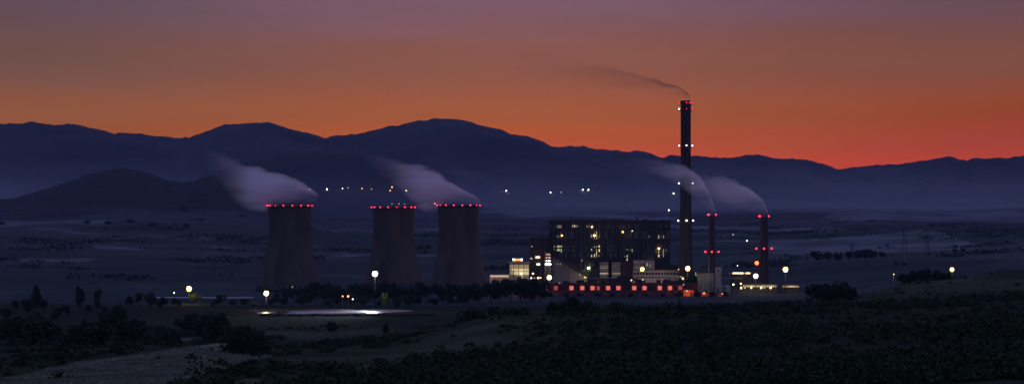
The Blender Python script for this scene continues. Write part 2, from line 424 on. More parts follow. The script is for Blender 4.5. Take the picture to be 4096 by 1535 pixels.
def build_terrain():
    us = np.concatenate([np.linspace(-.42, -.215, 70, endpoint=False), np.linspace(-.215, .215, 800), np.linspace(.215, .42, 71)[1:]])
    rows_a = np.concatenate([np.geomspace(6, 480, 26, endpoint=False), np.geomspace(480, 2450, 190)])
    rows_v = np.concatenate([np.linspace(2450, 3350, 34, endpoint=False), np.geomspace(3350, 6500, 120)])
    rows_b = np.concatenate([np.geomspace(6500, 15600, 210), np.geomspace(15600, 20000, 14)[1:]])
    mats = (ground_material('near land', ((.008, .018, .0055), (.016, .031, .010), (.072, .086, .040), (.215, .205, .115))),
            ground_material('valley fields', ((.019, .032, .027), (.038, .054, .047), (.080, .098, .088), (.21, .23, .205))),
            ground_material('haze toned hills', ((.028, .026, .030), (.066, .062, .067), (.138, .134, .140), (.21, .21, .215))))  # ridge tones carry part of the haze in their colour
    for name, rows, m in (('ground', rows_a, mats[0]), ('valley', rows_v, mats[1]), ('hills', rows_b, mats[2])):
        U, D = np.meshgrid(us, rows); px = CX + U * F
        Zs = height(px, D)
        co = np.stack([U * D, D, Zs], -1).reshape(-1, 3)
        nr, nc = U.shape
        idx = np.arange(nr * nc).reshape(nr, nc)
        q = np.stack([idx[:-1, :-1], idx[:-1, 1:], idx[1:, 1:], idx[1:, :-1]], -1).reshape(-1, 4)
        me = bpy.data.meshes.new(name)
        me.vertices.add(len(co)); me.vertices.foreach_set('co', co.ravel())
        me.loops.add(q.size); me.loops.foreach_set('vertex_index', q.ravel().astype(np.int32))
        me.polygons.add(len(q)); me.polygons.foreach_set('loop_start', np.arange(0, q.size, 4, dtype=np.int32))
        me.polygons.foreach_set('loop_total', np.full(len(q), 4, np.int32))
        me.polygons.foreach_set('use_smooth', np.ones(len(q), bool))
        me.update(calc_edges=True)
        at = me.attributes.new('pale', 'FLOAT', 'POINT'); at.data.foreach_set('value', paleness(px, D, Zs).ravel().astype(np.float32))
        me.materials.append(m)
        tag(put(name, me), {'ground': 'dark near slopes with scrub and a pale field', 'valley': 'flat valley floor and striped fields behind the works', 'hills': 'layered violet mountain ridges on the horizon'}[name], None, None, 'structure')


build_terrain()

# ------------------------------------------------------------------ pond and road
M_water = mat('pond water', (.010, .016, .020), rough=.34, var=.1, scale=.5, bump=.25, spec=.5, stretch=(.12, 1, 1))


def build_pond():
    # an irregular sheet of water, then a thin tongue to the left
    n = 60; pts = []
    x0, x1, d0 = X(1150, 2270), X(1650, 2270), 2262.
    for k in range(n):
        a = 2 * pi * k / n
        w = 1 + .18 * sin(3 * a + 1) + .10 * sin(7 * a + 2)
        pts.append(((x0 + x1) / 2 + (x1 - x0) / 2 * cos(a) * (1 + .03 * sin(5 * a)), d0 + 52 * sin(a) * w + .10 * ((x1 - x0) / 2 * cos(a)), 1.15))
    pts2 = []
    for k in range(24):
        a = 2 * pi * k / 24
        pts2.append((X(1062, 2230) + 8.5 * cos(a), 2228 + 22 * sin(a) * (1 + .2 * sin(3 * a)), 1.15))
    for nm, pp, lb in (('pond', pts, 'wide shallow pond reflecting a white floodlight'), ('pond', pts2, 'small pool below the amber lamp left of the pond')):
        m = MB(); m.v = pp; m.f = [tuple(range(len(pp)))]
        tag(m.build(nm, M_water), lb, None, None, 'structure')


build_pond()


def build_pond_streak():
    """pale strips added to make the bright streak on the pond"""
    m = MB(); cm = mat('pale pond streak', (.66, .66, .66), var=.18, scale=.12)
    for a, b, d, w in ((1150, 1462, 2214., 10.), (1436, 1550, 2284., 7.)):
        xs = np.linspace(X(a, d), X(b, d), 26)
        dd = lambda x: d + 5 * sin(x / 23) + .11 * (x - xs[0])
        ww = lambda x: w * (.35 + .65 * sin(pi * (x - xs[0] + 3) / (xs[-1] - xs[0] + 6))) * (1 + .25 * sin(x / 6.))
        for p, q in zip(xs[:-1], xs[1:]):
            m.quad((p, dd(p), 1.5), (q, dd(q), 1.5), (q, dd(q) + ww(q), 1.5), (p, dd(p) + ww(p), 1.5))
            m.quad((p, dd(p), .4), (q, dd(q), .4), (q, dd(q), 1.5), (p, dd(p), 1.5))
    tag(m.build('pond_streak', cm), 'pale strips added for the bright streak on the pond', None, None, 'structure')


build_pond_streak()


def build_road():
    m = MB(); d = 2690.
    xs = np.linspace(X(560, d), X(1010, d), 40)
    for k in range(39):
        a, b = xs[k], xs[k + 1]
        da, db = d + 10 * sin(a / 40), d + 10 * sin(b / 40)
        za, zb = max(gxy(a, da), gxy(a, da + 10)) + .35, max(gxy(b, db), gxy(b, db + 10)) + .35
        m.quad((a, da, za), (b, db, zb), (b, db + 22, zb + .3), (a, da + 22, za + .3))
    tag(m.build('road', mat('pale concrete road', (.42, .40, .37), var=.15, scale=.05)), 'pale service road behind the tree belt', None, None, 'structure')


build_road()

# ------------------------------------------------------------------ materials of the works
M_conc = mat('tower concrete', (.098, .078, .060), var=.30, scale=.07, stretch=(1, 1, .3), rough=.95, spec=.1)
M_concd = mat('dark concrete', (.055, .052, .050), var=.2, scale=.2, rough=.95, spec=.1)
M_clad = mat('dark cladding', (.036, .034, .037), var=.3, scale=.12, stretch=(1, 1, .2), rough=.8)
M_clad2 = mat('brown cladding', (.050, .042, .038), var=.25, scale=.15, stretch=(1, 1, .2), rough=.8)
M_pale = mat('pale plaster', (.40, .36, .30), var=.2, scale=.25, stretch=(1, 1, .35))
M_corr = mat('corrugated sheet', (.17, .165, .165), var=.25, scale=.5, stretch=(1, 1, .1), rough=.6)
M_red = mat('red brick', (.17, .042, .034), var=.5, scale=.22)
M_roof = mat('roof felt', (.035, .034, .036), var=.3, scale=.4)
M_steel = mat('grey steel', (.12, .12, .125), var=.2, scale=1, rough=.6, metal=.3)
M_rust = mat('maroon cladding', (.115, .038, .036), var=.25, scale=.3)
M_glass = mat('dark window glass', (.03, .032, .04), var=.2, scale=.6, rough=.15, spec=.5)
M_bark = mat('bark', (.055, .045, .035), var=.3, scale=2)

E_red = emit('red lamp', (1.0, .02, .07), 7, True)
E_redd = emit('faint red lamp', (1.0, .02, .06), 2.6)
E_white = emit('white lamp', (1.0, .97, .92), 16)
E_warm = emit('warm lamp', (1.0, .72, .34), 6)
E_amber = emit('amber lamp', (1.0, .58, .17), 5.5)
E_orange = emit('orange lamp', (1.0, .38, .16), 5)
E_hot = emit('red floodlight', (1.0, .12, .035), 6)
E_green = emit('greenish lamp', (.80, 1.0, .45), 8)
W_dim = emit('dim lit window', (1.0, .82, .45), .10)
W_mid = emit('lit window', (1.0, .83, .45), .30)
W_lit = emit('bright lit window', (1.0, .84, .50), .95)
W_green = emit('yellow green lit window', (.86, .90, .35), .55)
W_coral = emit('coral lit window', (1.0, .19, .14), .85, True)
W_corald = emit('faint coral lit window', (1.0, .16, .13), .30, True)
W_pane = emit('creamy lit pane', (1.0, .80, .40), .22)
W_paneb = emit('bright creamy lit pane', (1.0, .80, .42), .55)
W_strip = emit('lit strip', (1.0, .86, .66), .45)
W_whitep = emit('white light panel', (.95, 1.0, .90), 3.0)
W_pinkp = emit('pink light panel', (1.0, .52, .36), .9)

# shared lamp meshes


def lamp_mesh(name, m, r=.6):
    b = MB(); b.lathe([(0.001, -r), (r * .75, -r * .66), (r, 0), (r * .75, r * .66), (0.001, r)], 8); return b.mesh(name, m, True)


LM = {}


def lamp_obj(parent, loc, m, r=.6, name='lamp'):
    k = (m.name, r)
    if k not in LM: LM[k] = lamp_mesh('lamp', m, r)
    return put(name, LM[k], parent, loc)


# ------------------------------------------------------------------ cooling towers
def cooling_tower(px0, px1, ytop, d, label, seed):
    cx = X((px0 + px1) / 2, d); rt = (px1 - px0) / 2 * d / F
    zb = gxy(cx, d) - .3; top = Z(ytop, d) - zb
    t = thing('cooling_tower', (cx, d, zb), label, 'cooling tower', 'concrete cooling towers')
    zt = top * .74; b = 56.

    def r(z):
        if z > zt: return rt * .972 * sqrt(1 + ((z - zt) / 88.) ** 2)
        return rt * .972 * sqrt(1 + ((z - zt) / b) ** 2)
    zs = np.linspace(7.5, top, 42)
    prof = [(r(z), z) for z in zs] + [(r(z) - .9, z) for z in zs[::-1]]
    m = MB(); m.lathe(prof + [prof[0]], 72); m.build('shell', M_conc, t, smooth=True)
    # stiffening ring and walkway at the rim
    m = MB(); rr = r(top); m.lathe([(rr + .05, top - 1.6), (rr + 1.3, top - 1.3), (rr + 1.3, top - .5), (rr + .05, top - .3)], 72)
    rim = m.build('rim_walkway', M_concd, t)
    m = MB(); m.lathe([(rr + 1.22, top + .55), (rr + 1.3, top + .55), (rr + 1.3, top + .67), (rr + 1.22, top + .67), (rr + 1.22, top + .55)], 48); m.build('handrail', M_steel, rim)
    # slanting columns that carry the shell
    n = 36; m = MB(); r0 = r(0) + .6; r1 = r(7.6)
    a, c = 0, pi / n
    m.tube((r0 * cos(a), r0 * sin(a), 0), (r1 * cos(c), r1 * sin(c), 7.7), .45, n=6)
    m.tube((r0 * cos(a), r0 * sin(a), 0), (r1 * cos(-c), r1 * sin(-c), 7.7), .45, n=6)
    me = m.mesh('support_column', M_concd)
    for k in range(n): put('support_column', me, t, (0, 0, 0), 2 * pi * k / n)
    m = MB(); m.lathe([(r0 + 2.2, 0), (r0 + 2.2, 1.3), (r0 + 1.8, 1.3), (r0 + 1.8, 0)], 48); m.build('basin_wall', M_concd, t)
    # the ladder up the side
    m = MB(); am = -pi / 2 - .35 + seed * .5
    for z0, z1 in zip(zs[:-1], zs[1:]):
        for o in (-.012, .012):
            m.tube(((r(z0) + .5) * cos(am + o), (r(z0) + .5) * sin(am + o), z0), ((r(z1) + .5) * cos(am + o), (r(z1) + .5) * sin(am + o), z1), .09, n=4, cap=False)
    m.build('ladder', M_steel, t)
    for k in range(16):
        a = 2 * pi * (k + .5) / 16
        lp = lamp_obj(t, ((rr + 1.25) * cos(a), (rr + 1.25) * sin(a), top - .2), E_red if (k * 7 + seed) % 5 else E_redd, .62, 'obstruction_light')
    return t, cx, zb + top


T1 = cooling_tower(1073, 1245, 822, 2950, 'leftmost hyperbolic cooling tower, standing alone, red lamps round its rim', 0)
T2 = cooling_tower(1490, 1657, 828, 3060, 'middle cooling tower, slightly lower, giving off no steam of its own', 1)
T3 = cooling_tower(1752, 1916, 820, 2900, 'right-hand cooling tower of the close pair, steaming towards the left', 2)


# ------------------------------------------------------------------ chimneys
def chimney_shaft_mat():
    m = bpy.data.materials.new('chequered chimney'); m.use_nodes = True; nt = m.node_tree; N, L = nt.nodes.new, nt.links.new
    b = nt.nodes['Principled BSDF']; b.inputs['Roughness'].default_value = .9; b.inputs['Specular IOR Level'].default_value = .1
    tc = N('ShaderNodeTexCoord'); sp = N('ShaderNodeSeparateXYZ'); L(tc.outputs['Object'], sp.inputs[0])
    an = N('ShaderNodeMath'); an.operation = 'ARCTAN2'; L(sp.outputs[1], an.inputs[0]); L(sp.outputs[0], an.inputs[1])
    cb = N('ShaderNodeCombineXYZ'); L(an.outputs[0], cb.inputs[0])
    mz = N('ShaderNodeMath'); mz.operation = 'DIVIDE'; L(sp.outputs[2], mz.inputs[0]); mz.inputs[1].default_value = 5.2; L(mz.outputs[0], cb.inputs[1])
    ma = N('ShaderNodeMath'); ma.operation = 'MULTIPLY'; L(an.outputs[0], ma.inputs[0]); ma.inputs[1].default_value = 12 / (2 * pi); L(ma.outputs[0], cb.inputs[0])
    cb.inputs[2].default_value = .5
    ck = N('ShaderNodeTexChecker'); ck.inputs['Scale'].default_value = 1.0; L(cb.outputs[0], ck.inputs['Vector'])
    ck.inputs['Color1'].default_value = (.060, .034, .034, 1); ck.inputs['Color2'].default_value = (.125, .112, .112, 1)
    g = N('ShaderNodeMath'); g.operation = 'GREATER_THAN'; L(sp.outputs[2], g.inputs[0]); g.inputs[1].default_value = 152.
    nz = N('ShaderNodeTexNoise'); nz.inputs['Scale'].default_value = .15; nz.inputs['Detail'].default_value = 6; L(tc.outputs['Object'], nz.inputs['Vector'])
    mx = N('ShaderNodeMix'); mx.data_type = 'RGBA'; L(g.outputs[0], mx.inputs[0]); mx.inputs[6].default_value = (.085, .078, .074, 1); L(ck.outputs[0], mx.inputs[7])
    m2 = N('ShaderNodeMix'); m2.data_type = 'RGBA'; m2.blend_type = 'MULTIPLY'; m2.inputs[0].default_value = .8
    L(mx.outputs[2], m2.inputs[6]); L(nz.outputs[0], m2.inputs[7]); L(m2.outputs[2], b.inputs['Base Color'])
    return m


def ring_platform(m, r, z, w=1.6):
    m.lathe([(r, z - .9), (r + w, z), (r + w, z + .25), (r, z + .25)], 32)
    m.lathe([(r + w - .1, z + 1.2), (r + w, z + 1.2), (r + w, z + 1.35), (r + w - .1, z + 1.35), (r + w - .1, z + 1.2)], 32)


def tall_chimney():
    d = 3000.; cx = X(2743, d); zb = gxy(cx, d) - .3; top = Z(403, d) - zb
    t = thing('chimney', (cx, d, zb), 'very tall chequered chimney trailing dark smoke, white lamps in rings', 'chimney')
    r = lambda z: 5.75 + 2.4 * max(0, 1 - z / 150.) ** 1.3
    zs = np.linspace(0, top, 30)
    m = MB(); m.lathe([(r(z), z) for z in zs] + [(r(top) - .6, top), (r(top) - .6, top - 12)], 40); m.build('shaft', chimney_shaft_mat(), t, smooth=True)
    m = MB(); m.lathe([(r(top) + .02, top - 4.4), (r(top) + .35, top - 4.4), (r(top) + .35, top - .2), (r(top) + .02, top - .2)], 40); m.build('crown_band', M_concd, t)
    m = MB()
    am = -pi / 2 + .25
    for o in (-.05, .05): m.tube(((r(0) + .6) * cos(am + o), (r(0) + .6) * sin(am + o), 2), ((r(top) + .5) * cos(am + o), (r(top) + .5) * sin(am + o), top - 3), .1, n=4)
    m.build('ladder', M_steel, t)
    for y, em, rr in ((415, E_redd, .6), (439, E_white, .45), (586, E_white, .48), (736, E_white, .45), (885, E_white, .6)):
        z = Z(y, d) - zb; m = MB(); ring_platform(m, r(z) - .05, z - 1.2); pl = m.build('platform', M_steel, t)
        for k, a in enumerate((-pi / 2 + .05, pi, 0, pi / 2)):
            e = em
            if y == 439 and k == 0: e = E_redd
            if y == 439 and k == 2: e = E_redd
            if y == 736 and k == 0: continue
            lamp_obj(pl, ((r(z) + 1.7) * cos(a), (r(z) + 1.7) * sin(a), z + .9), e, rr, 'obstruction_light')
        if y == 415:
            lamp_obj(pl, ((r(z) + 1.7) * cos(-.9), (r(z) + 1.7) * sin(-.9), z + .9), E_red, .6, 'obstruction_light')
    return t


tall_chimney()


def small_chimney(cpx, wpx, ytop, ymid, halfmid, d, label):
    cx = X(cpx, d); zb = gxy(cx, d) - .3; top = Z(ytop, d) - zb; rt = wpx / 2 * d / F
    t = thing('chimney', (cx, d, zb), label, 'chimney', 'squat steaming chimneys')
    r = lambda z: rt * (1.0 + .22 * (1 - z / top))
    m = MB(); m.lathe([(r(z), z) for z in np.linspace(0, top, 12)] + [(rt - .4, top), (rt - .4, top - 6)], 32); m.build('shaft', M_clad2, t, smooth=True)
    m = MB(); m.lathe([(rt + .02, top - 2.2), (rt + .5, top - 2.2), (rt + .5, top - .8), (rt + .02, top - .8)], 32); pl = m.build('crown_band', M_steel, t)
    for a in (pi, 0, -pi / 2 - 1.0, pi / 2):
        lamp_obj(pl, ((rt + 1.0) * cos(a), (rt + 1.0) * sin(a), top - .6), E_red, .8, 'obstruction_light')
    zm = Z(ymid, d) - zb; R_ = halfmid * d / F
    m = MB(); m.lathe([(r(zm) + .02, zm - 1.3), (R_, zm - 1.0), (R_, zm - .75), (r(zm) + .02, zm - .75)], 28); pl = m.build('platform', M_steel, t)
    # slim steel frame that carries the platform
    for k in range(4):
        a = pi / 4 + k * pi / 2 + .75
        m = MB(); m.tube((R_ * .98 * cos(a), R_ * .98 * sin(a), 0), (R_ * .94 * cos(a), R_ * .94 * sin(a), zm - 1.1), .28, n=6); m.build('frame_leg', M_steel, t)
    for a in (pi, 0, -pi / 2 - .1, pi / 2):
        lamp_obj(pl, ((R_ - .1) * cos(a), (R_ - .1) * sin(a), zm + .25), E_red, .9, 'obstruction_light')
    return t


small_chimney(2848, 24, 856, 1007, 27, 2950., 'slim short chimney just right of the tall one, steaming up and left')
small_chimney(3056, 32, 862, 994, 31, 2950., 'stout short chimney furthest right, its steam arching to the left')

# ------------------------------------------------------------------ the main boiler house and its annexes


def wall_lamp(parent, loc, m, r=.7, power=0, col=(1, .75, .4)):
    b = MB(); b.box(-.5, .5, -.5, .6, -.45, .45)
    k = ('wl', m.name, r)
    if k not in LM:
        s = MB(); s.box(-r, r, -.55, .0, -r * .8, r * .8); LM[k] = s.mesh('wall_lamp', m)
    o = put('wall_lamp', LM[k], parent, loc)
    if power: lamp_or_fill_light(parent, (loc[0], loc[1] - 2.2, loc[2]), col, power)
    return o


def build_boiler_house():
    d = 3050.; x0, x1 = X(2195, d), X(2682, d); zb = gxy((x0 + x1) / 2, d) - .4; H = Z(886, d) - zb
    t = thing('boiler_house', (x0, d, zb), 'huge dark block of the power station with scattered lit slit windows', 'power station')
    Wd = x1 - x0; s = d / F
    gx = lambda px: X(px, d) - x0
    gzz = lambda py: Z(py, d) - zb
    m = MB(); m.box(0, Wd, 0, 46, 0, H); m.build('wall', M_clad, t)
    m = MB()
    m.box(-.6, Wd + .6, -.6, 0, H, H + 1.6); m.box(-.6, Wd + .6, 46, 46.6, H, H + 1.6); m.box(-.6, 0, 0, 46, H, H + 1.6); m.box(Wd, Wd + .6, 0, 46, H, H + 1.6)
    m.build('parapet', M_roof, t)
    # roof fans and ducts
    for px, w, h in ((2284, 9, 4.5), (2312, 26, 3.0), (2333, 12, 3.4), (2357, 5, 3.8), (2416, 6, 5), (2443, 5, 3.6), (2462, 9, 3.4), (2489, 6, 3.8), (2548, 8, 4.4), (2583, 20, 3.2), (2618, 6, 3.2), (2650, 16, 2.6)):
        m = MB(); ww = w * s / 2; m.box(-ww, ww, 4, 4 + 2 * ww, 0, h * .8); m.box(-ww * 1.25, ww * 1.25, 3.6, 4.4 + 2 * ww, h * .8, h)
        m.build('roof_vent', M_steel, t, (gx(px), R.uniform(0, 12), H))
    # pilasters and floor bands
    pm = MB(); pm.box(-.35, .35, -.7, 0, 2, H - .6); pme = pm.mesh('pilaster', mat('facade rib', (.085, .078, .074), var=.3, scale=.2))
    npil = 27
    for k in range(npil + 1): put('pilaster', pme, t, (.4 + (Wd - .8) * k / npil, 0, 0))
    for py in (922, 958, 992, 1030):
        bm = MB(); z = gzz(py)
        bm.box(.2, Wd - .2, -.4, 0, z - .9, z + .9); bm.build('floor_band', M_clad, t)
    # slit windows. zoom coordinates of the facade -> panes
    Zx = lambda u: gx(u / 3.712 + 2180); Zy = lambda v: gzz(v / 3.712 + 860)
    lit = []
    D_, M_, B_, G_ = W_dim, W_mid, W_lit, W_green
    for u, a, b, e in ((183, 150, 190, D_), (201, 148, 192, M_), (222, 150, 190, M_), (243, 152, 188, D_), (407, 145, 182, M_), (436, 142, 178, B_), (456, 148, 180, M_), (475, 148, 180, M_),
                       (655, 148, 185, M_), (622, 150, 185, D_), (183, 300, 332, D_), (203, 300, 332, D_), (690, 290, 330, M_), (729, 240, 284, M_), (729, 320, 360, B_), (765, 215, 350, M_),
                       (800, 295, 338, D_), (1688, 295, 348, G_), (1722, 300, 340, D_), (1760, 300, 342, M_), (1545, 300, 340, D_), (138, 452, 512, M_), (183, 452, 532, G_), (203, 450, 532, B_),
                       (222, 450, 530, G_), (243, 450, 552, G_), (690, 478, 522, B_), (731, 470, 498, B_), (765, 456, 622, M_), (803, 448, 542, B_), (1218, 488, 518, M_), (1258, 484, 532, M_),
                       (1295, 484, 545, M_), (1688, 525, 585, M_), (1757, 478, 632, M_), (1795, 488, 542, M_), (1650, 490, 560, D_), (692, 588, 622, B_), (731, 578, 626, B_), (800, 588, 614, M_),
                       (1185, 608, 642, M_), (1220, 595, 682, B_), (1690, 590, 632, B_), (547, 655, 684, M_), (765, 560, 575, B_)):
        lit.append((u, a, b)); w = .42 if u not in (731, 803, 1690) else .75
        m = MB(); x = Zx(u); m.box(x - w, x + w, -.16, 0, Zy(b), Zy(a)); m.build('window', e, t)
    for rowa, rowb in ((145, 190), (240, 345), (450, 540), (560, 640)):
        for k in range(npil):
            for o in (.33, .67):
                x = .4 + (Wd - .8) * (k + o) / npil
                u = (x + x0) / s
                uu = (CX + (x + x0) / d * F - 2180) * 3.712
                if any(abs(uu - q[0]) < 12 and not (rowb < q[1] or rowa > q[2]) for q in lit): continue
                if R.random() < .12: continue
                m = MB(); m.box(x - .5, x + .5, -.12, 0, Zy(rowb), Zy(rowa)); m.build('window', M_glass if R.random() < .6 else M_corr, t)
    for u, v, e, r_, p in ((697, 175, E_amber, .8, 120), (250, 302, E_amber, .8, 120), (733, 302, E_amber, 1.15, 260), (1155, 250, E_warm, .75, 120), (1295, 235, E_warm, .4, 0), (1690, 495, E_amber, 1.1, 260),
                           (647, 785, E_green, 1.3, 1100), (1575, 692, E_warm, 1.1, 500), (838, 920, E_warm, .7, 200), (1690, 805, E_warm, .8, 250)):
        wall_lamp(t, (Zx(u), -1.0, Zy(v)), e, r_, p, (.8, 1, .4) if e is E_green else (1, .72, .36))
    return t


build_boiler_house()


def simple_building(name, px0, px1, ytop, d, depth, wm, label, cat, roof=M_roof, overhang=.4, group=None, base=None):
    x0, x1 = X(px0, d), X(px1, d); zb = gxy((x0 + x1) / 2, d) - .4 if base is None else base
    H = Z(ytop, d) - zb
    t = thing(name, (x0, d, zb), label, cat, group); W_ = x1 - x0
    m = MB(); m.box(0, W_, 0, depth, 0, H); m.build('wall', wm, t)
    m = MB(); m.box(-overhang, W_ + overhang, -overhang, depth + overhang, H, H + .8); m.build('roof', roof, t)
    return t, (lambda px: X(px, d) - x0), (lambda py: Z(py, d) - zb), W_, H


def build_bunker_block():
    t, gx, gy, W_, H = simple_building('bunker_tower', 2119, 2194, 951, 3040., 40, M_clad2, 'lower brown block on the left end of the power station', 'building')
    for px in range(2128, 2192, 9):
        m = MB(); m.box(-.25, .25, -.45, 0, 1.5, H - .5); m.build('pilaster', M_clad, t, (gx(px), 0, 0))
    for px, py, w, h, e in ((2151, 1028, 17, 7, E_orange), (2153, 1056, 13, 6, W_whitep), (2125, 1033, 8, 6, W_strip), (2127, 985, 4, 4, W_strip)):
        m = MB(); s = 3040 / F; m.box(-w * s / 2, w * s / 2, -.6, 0, -h * s / 2, h * s / 2); m.build('window', e, t, (gx(px), -.5, gy(py)))
    lamp_or_fill_light(t, (gx(2151), -7, gy(1034)), (1, .6, .3), 500)


build_bunker_block()


def build_stair_tower():
    t, gx, gy, W_, H = simple_building('stair_tower', 2179, 2206, 1008, 3022., 14, M_corr, 'narrow stair tower with four stacked lit landings, pink above white', 'tower')
    s = 3022 / F
    for py, e, w in ((1017, W_pinkp, 16), (1030, W_pinkp, 18), (1043, W_whitep, 18), (1056, E_white, 22)):
        m = MB(); m.box(-w * s / 2, w * s / 2, -.5, 0, -2.6 * s, 2.6 * s); m.build('lit_landing', e, t, (W_ / 2, -.05, gy(py)))
        m = MB(); m.box(-12 * s, 12 * s, -1.6, 0, -.2, .2); m.build('landing_slab', M_concd, t, (W_ / 2, -.05, gy(py) - 1.25))
    lamp_or_fill_light(t, (W_ / 2, -9, gy(1060)), (1, .93, .85), 900)


build_stair_tower()


def build_conveyor():
    d = 3000.; s = d / F; x0 = X(2150, d); zb = gxy(X(2250, d), d) - .4
    t = thing('conveyor_gallery', (x0, d, zb), 'coal conveyor gallery sloping down to the right over a corrugated wall', 'conveyor')
    g = lambda px: X(px, d) - x0
    z = lambda py: Z(py, d) - zb
    ax, az, bx, bz = g(2152), z(968), g(2354), z(1099)
    m = MB(); m.prism([(ax, az), (ax, az - 4.6), (bx, bz - 4.2), (bx, bz)], -3, 4); m.build('gallery', M_clad, t)
    m = MB(); m.prism([(ax - .4, az + .7), (ax - .4, az + .02), (bx + .6, bz + .02), (bx + .6, bz + .7)], -3.4, 4.4); m.build('gallery_roof', M_roof, t)
    # wall under the slope, sheet by sheet
    n = 20; xs = np.linspace(g(2211), g(2349), n + 1)
    for k in range(n):
        xa, xb = xs[k] + .12, xs[k + 1] - .12
        top = lambda x: az - 4.8 + (bz - az) * (x - ax) / (bx - ax)
        off = R.uniform(-.12, .12)
        m = MB(); m.prism([(xa, 0), (xa, top(xa)), (xb, top(xb)), (xb, 0)], -.4 + off, 1.2); m.build('wall_sheet', M_corr, t)
    for px, py, w, h, e in ((2343, 1105, 8, 12, W_lit), (2337, 1107, 3, 10, W_mid), (2320, 1098, 3, 8, W_mid), (2238, 1028, 6, 4, W_mid), (2229, 1055, 3, 5, W_mid), (2241, 1055, 3, 5, W_mid), (2322, 1082, 30, 1.5, W_dim)):
        m = MB(); m.box(-w * s / 2, w * s / 2, -.3, 0, -h * s / 2, h * s / 2); m.build('window', e, t, (g(px), -.6, z(py)))
    lamp_or_fill_light(t, (g(2335), -16, z(1110)), (1, .78, .42), 3800)  # light added out in front to brighten the corrugated sheets
    for k in range(4):
        px = 2163 + k * 14; m = MB(); xx = g(px); tz = az - 4.6 + (bz - az) * (xx - ax) / (bx - ax)
        m.tube((xx, .5, 0), (xx, .5, tz), .5, n=6); m.build('trestle_leg', M_steel, t)


build_conveyor()


def build_control_house():
    t, gx, gy, W_, H = simple_building('control_building', 2038, 2116, 1050, 2960., 22, M_pale, 'pale control building with a grid of lit panes', 'building', roof=M_pale, overhang=1.2)
    s = 2960 / F
    cols = [(2040, 2054), (2056, 2074), (2076, 2094), (2096, 2115)]
    rows = [(1058, 1070), (1072, 1083), (1085, 1098)]
    for i, (a, b) in enumerate(cols):
        for j, (c, e) in enumerate(rows):
            half = (a + b) / 2
            for u0, u1 in ((a, half - .6), (half + .6, b)):
                br = W_paneb if R.random() < (.15, .35, .5)[j] else W_pane
                m = MB(); m.box(gx(u0), gx(u1), -.14, 0, gy(e), gy(c)); m.build('pane', br, t)
    for u in (2055, 2075, 2095):
        m = MB(); m.box(gx(u) - .25, gx(u) + .25, -.5, 0, 0, H - .2); m.build('mullion', M_concd, t)
    for v in (1071, 1084):
        m = MB(); m.box(.1, W_ - .1, -.35, 0, gy(v) - .2, gy(v) + .2); m.build('transom', M_concd, t)
    wall_lamp(t, (gx(2085), -1.2, gy(1093)), E_warm, 1.0, 900, (1, .75, .4))
    sh = MB(); zz = H + .8
    sh.box(gx(2053), gx(2090), 5, 9, zz, zz + .3); sh.box(gx(2053), gx(2090), 5, 9, zz + 4.4, zz + 4.7)
    for px in (2054, 2089): sh.box(gx(px) - .2, gx(px) + .2, 5, 9, zz + .3, zz + 4.4)
    hut = sh.build('roof_shelter', M_steel, t)
    m = MB(); m.box(gx(2056), gx(2087), 6, 6.4, zz + 1.2, zz + 3.6); m.build('lit_panel', emit('orange light panel', (1, .45, .14), 1.1), hut)
    for px in (2054, 2087): lamp_obj(hut, (gx(px), 4.4, zz + 2.6), E_white, .95, 'lamp')


build_control_house()


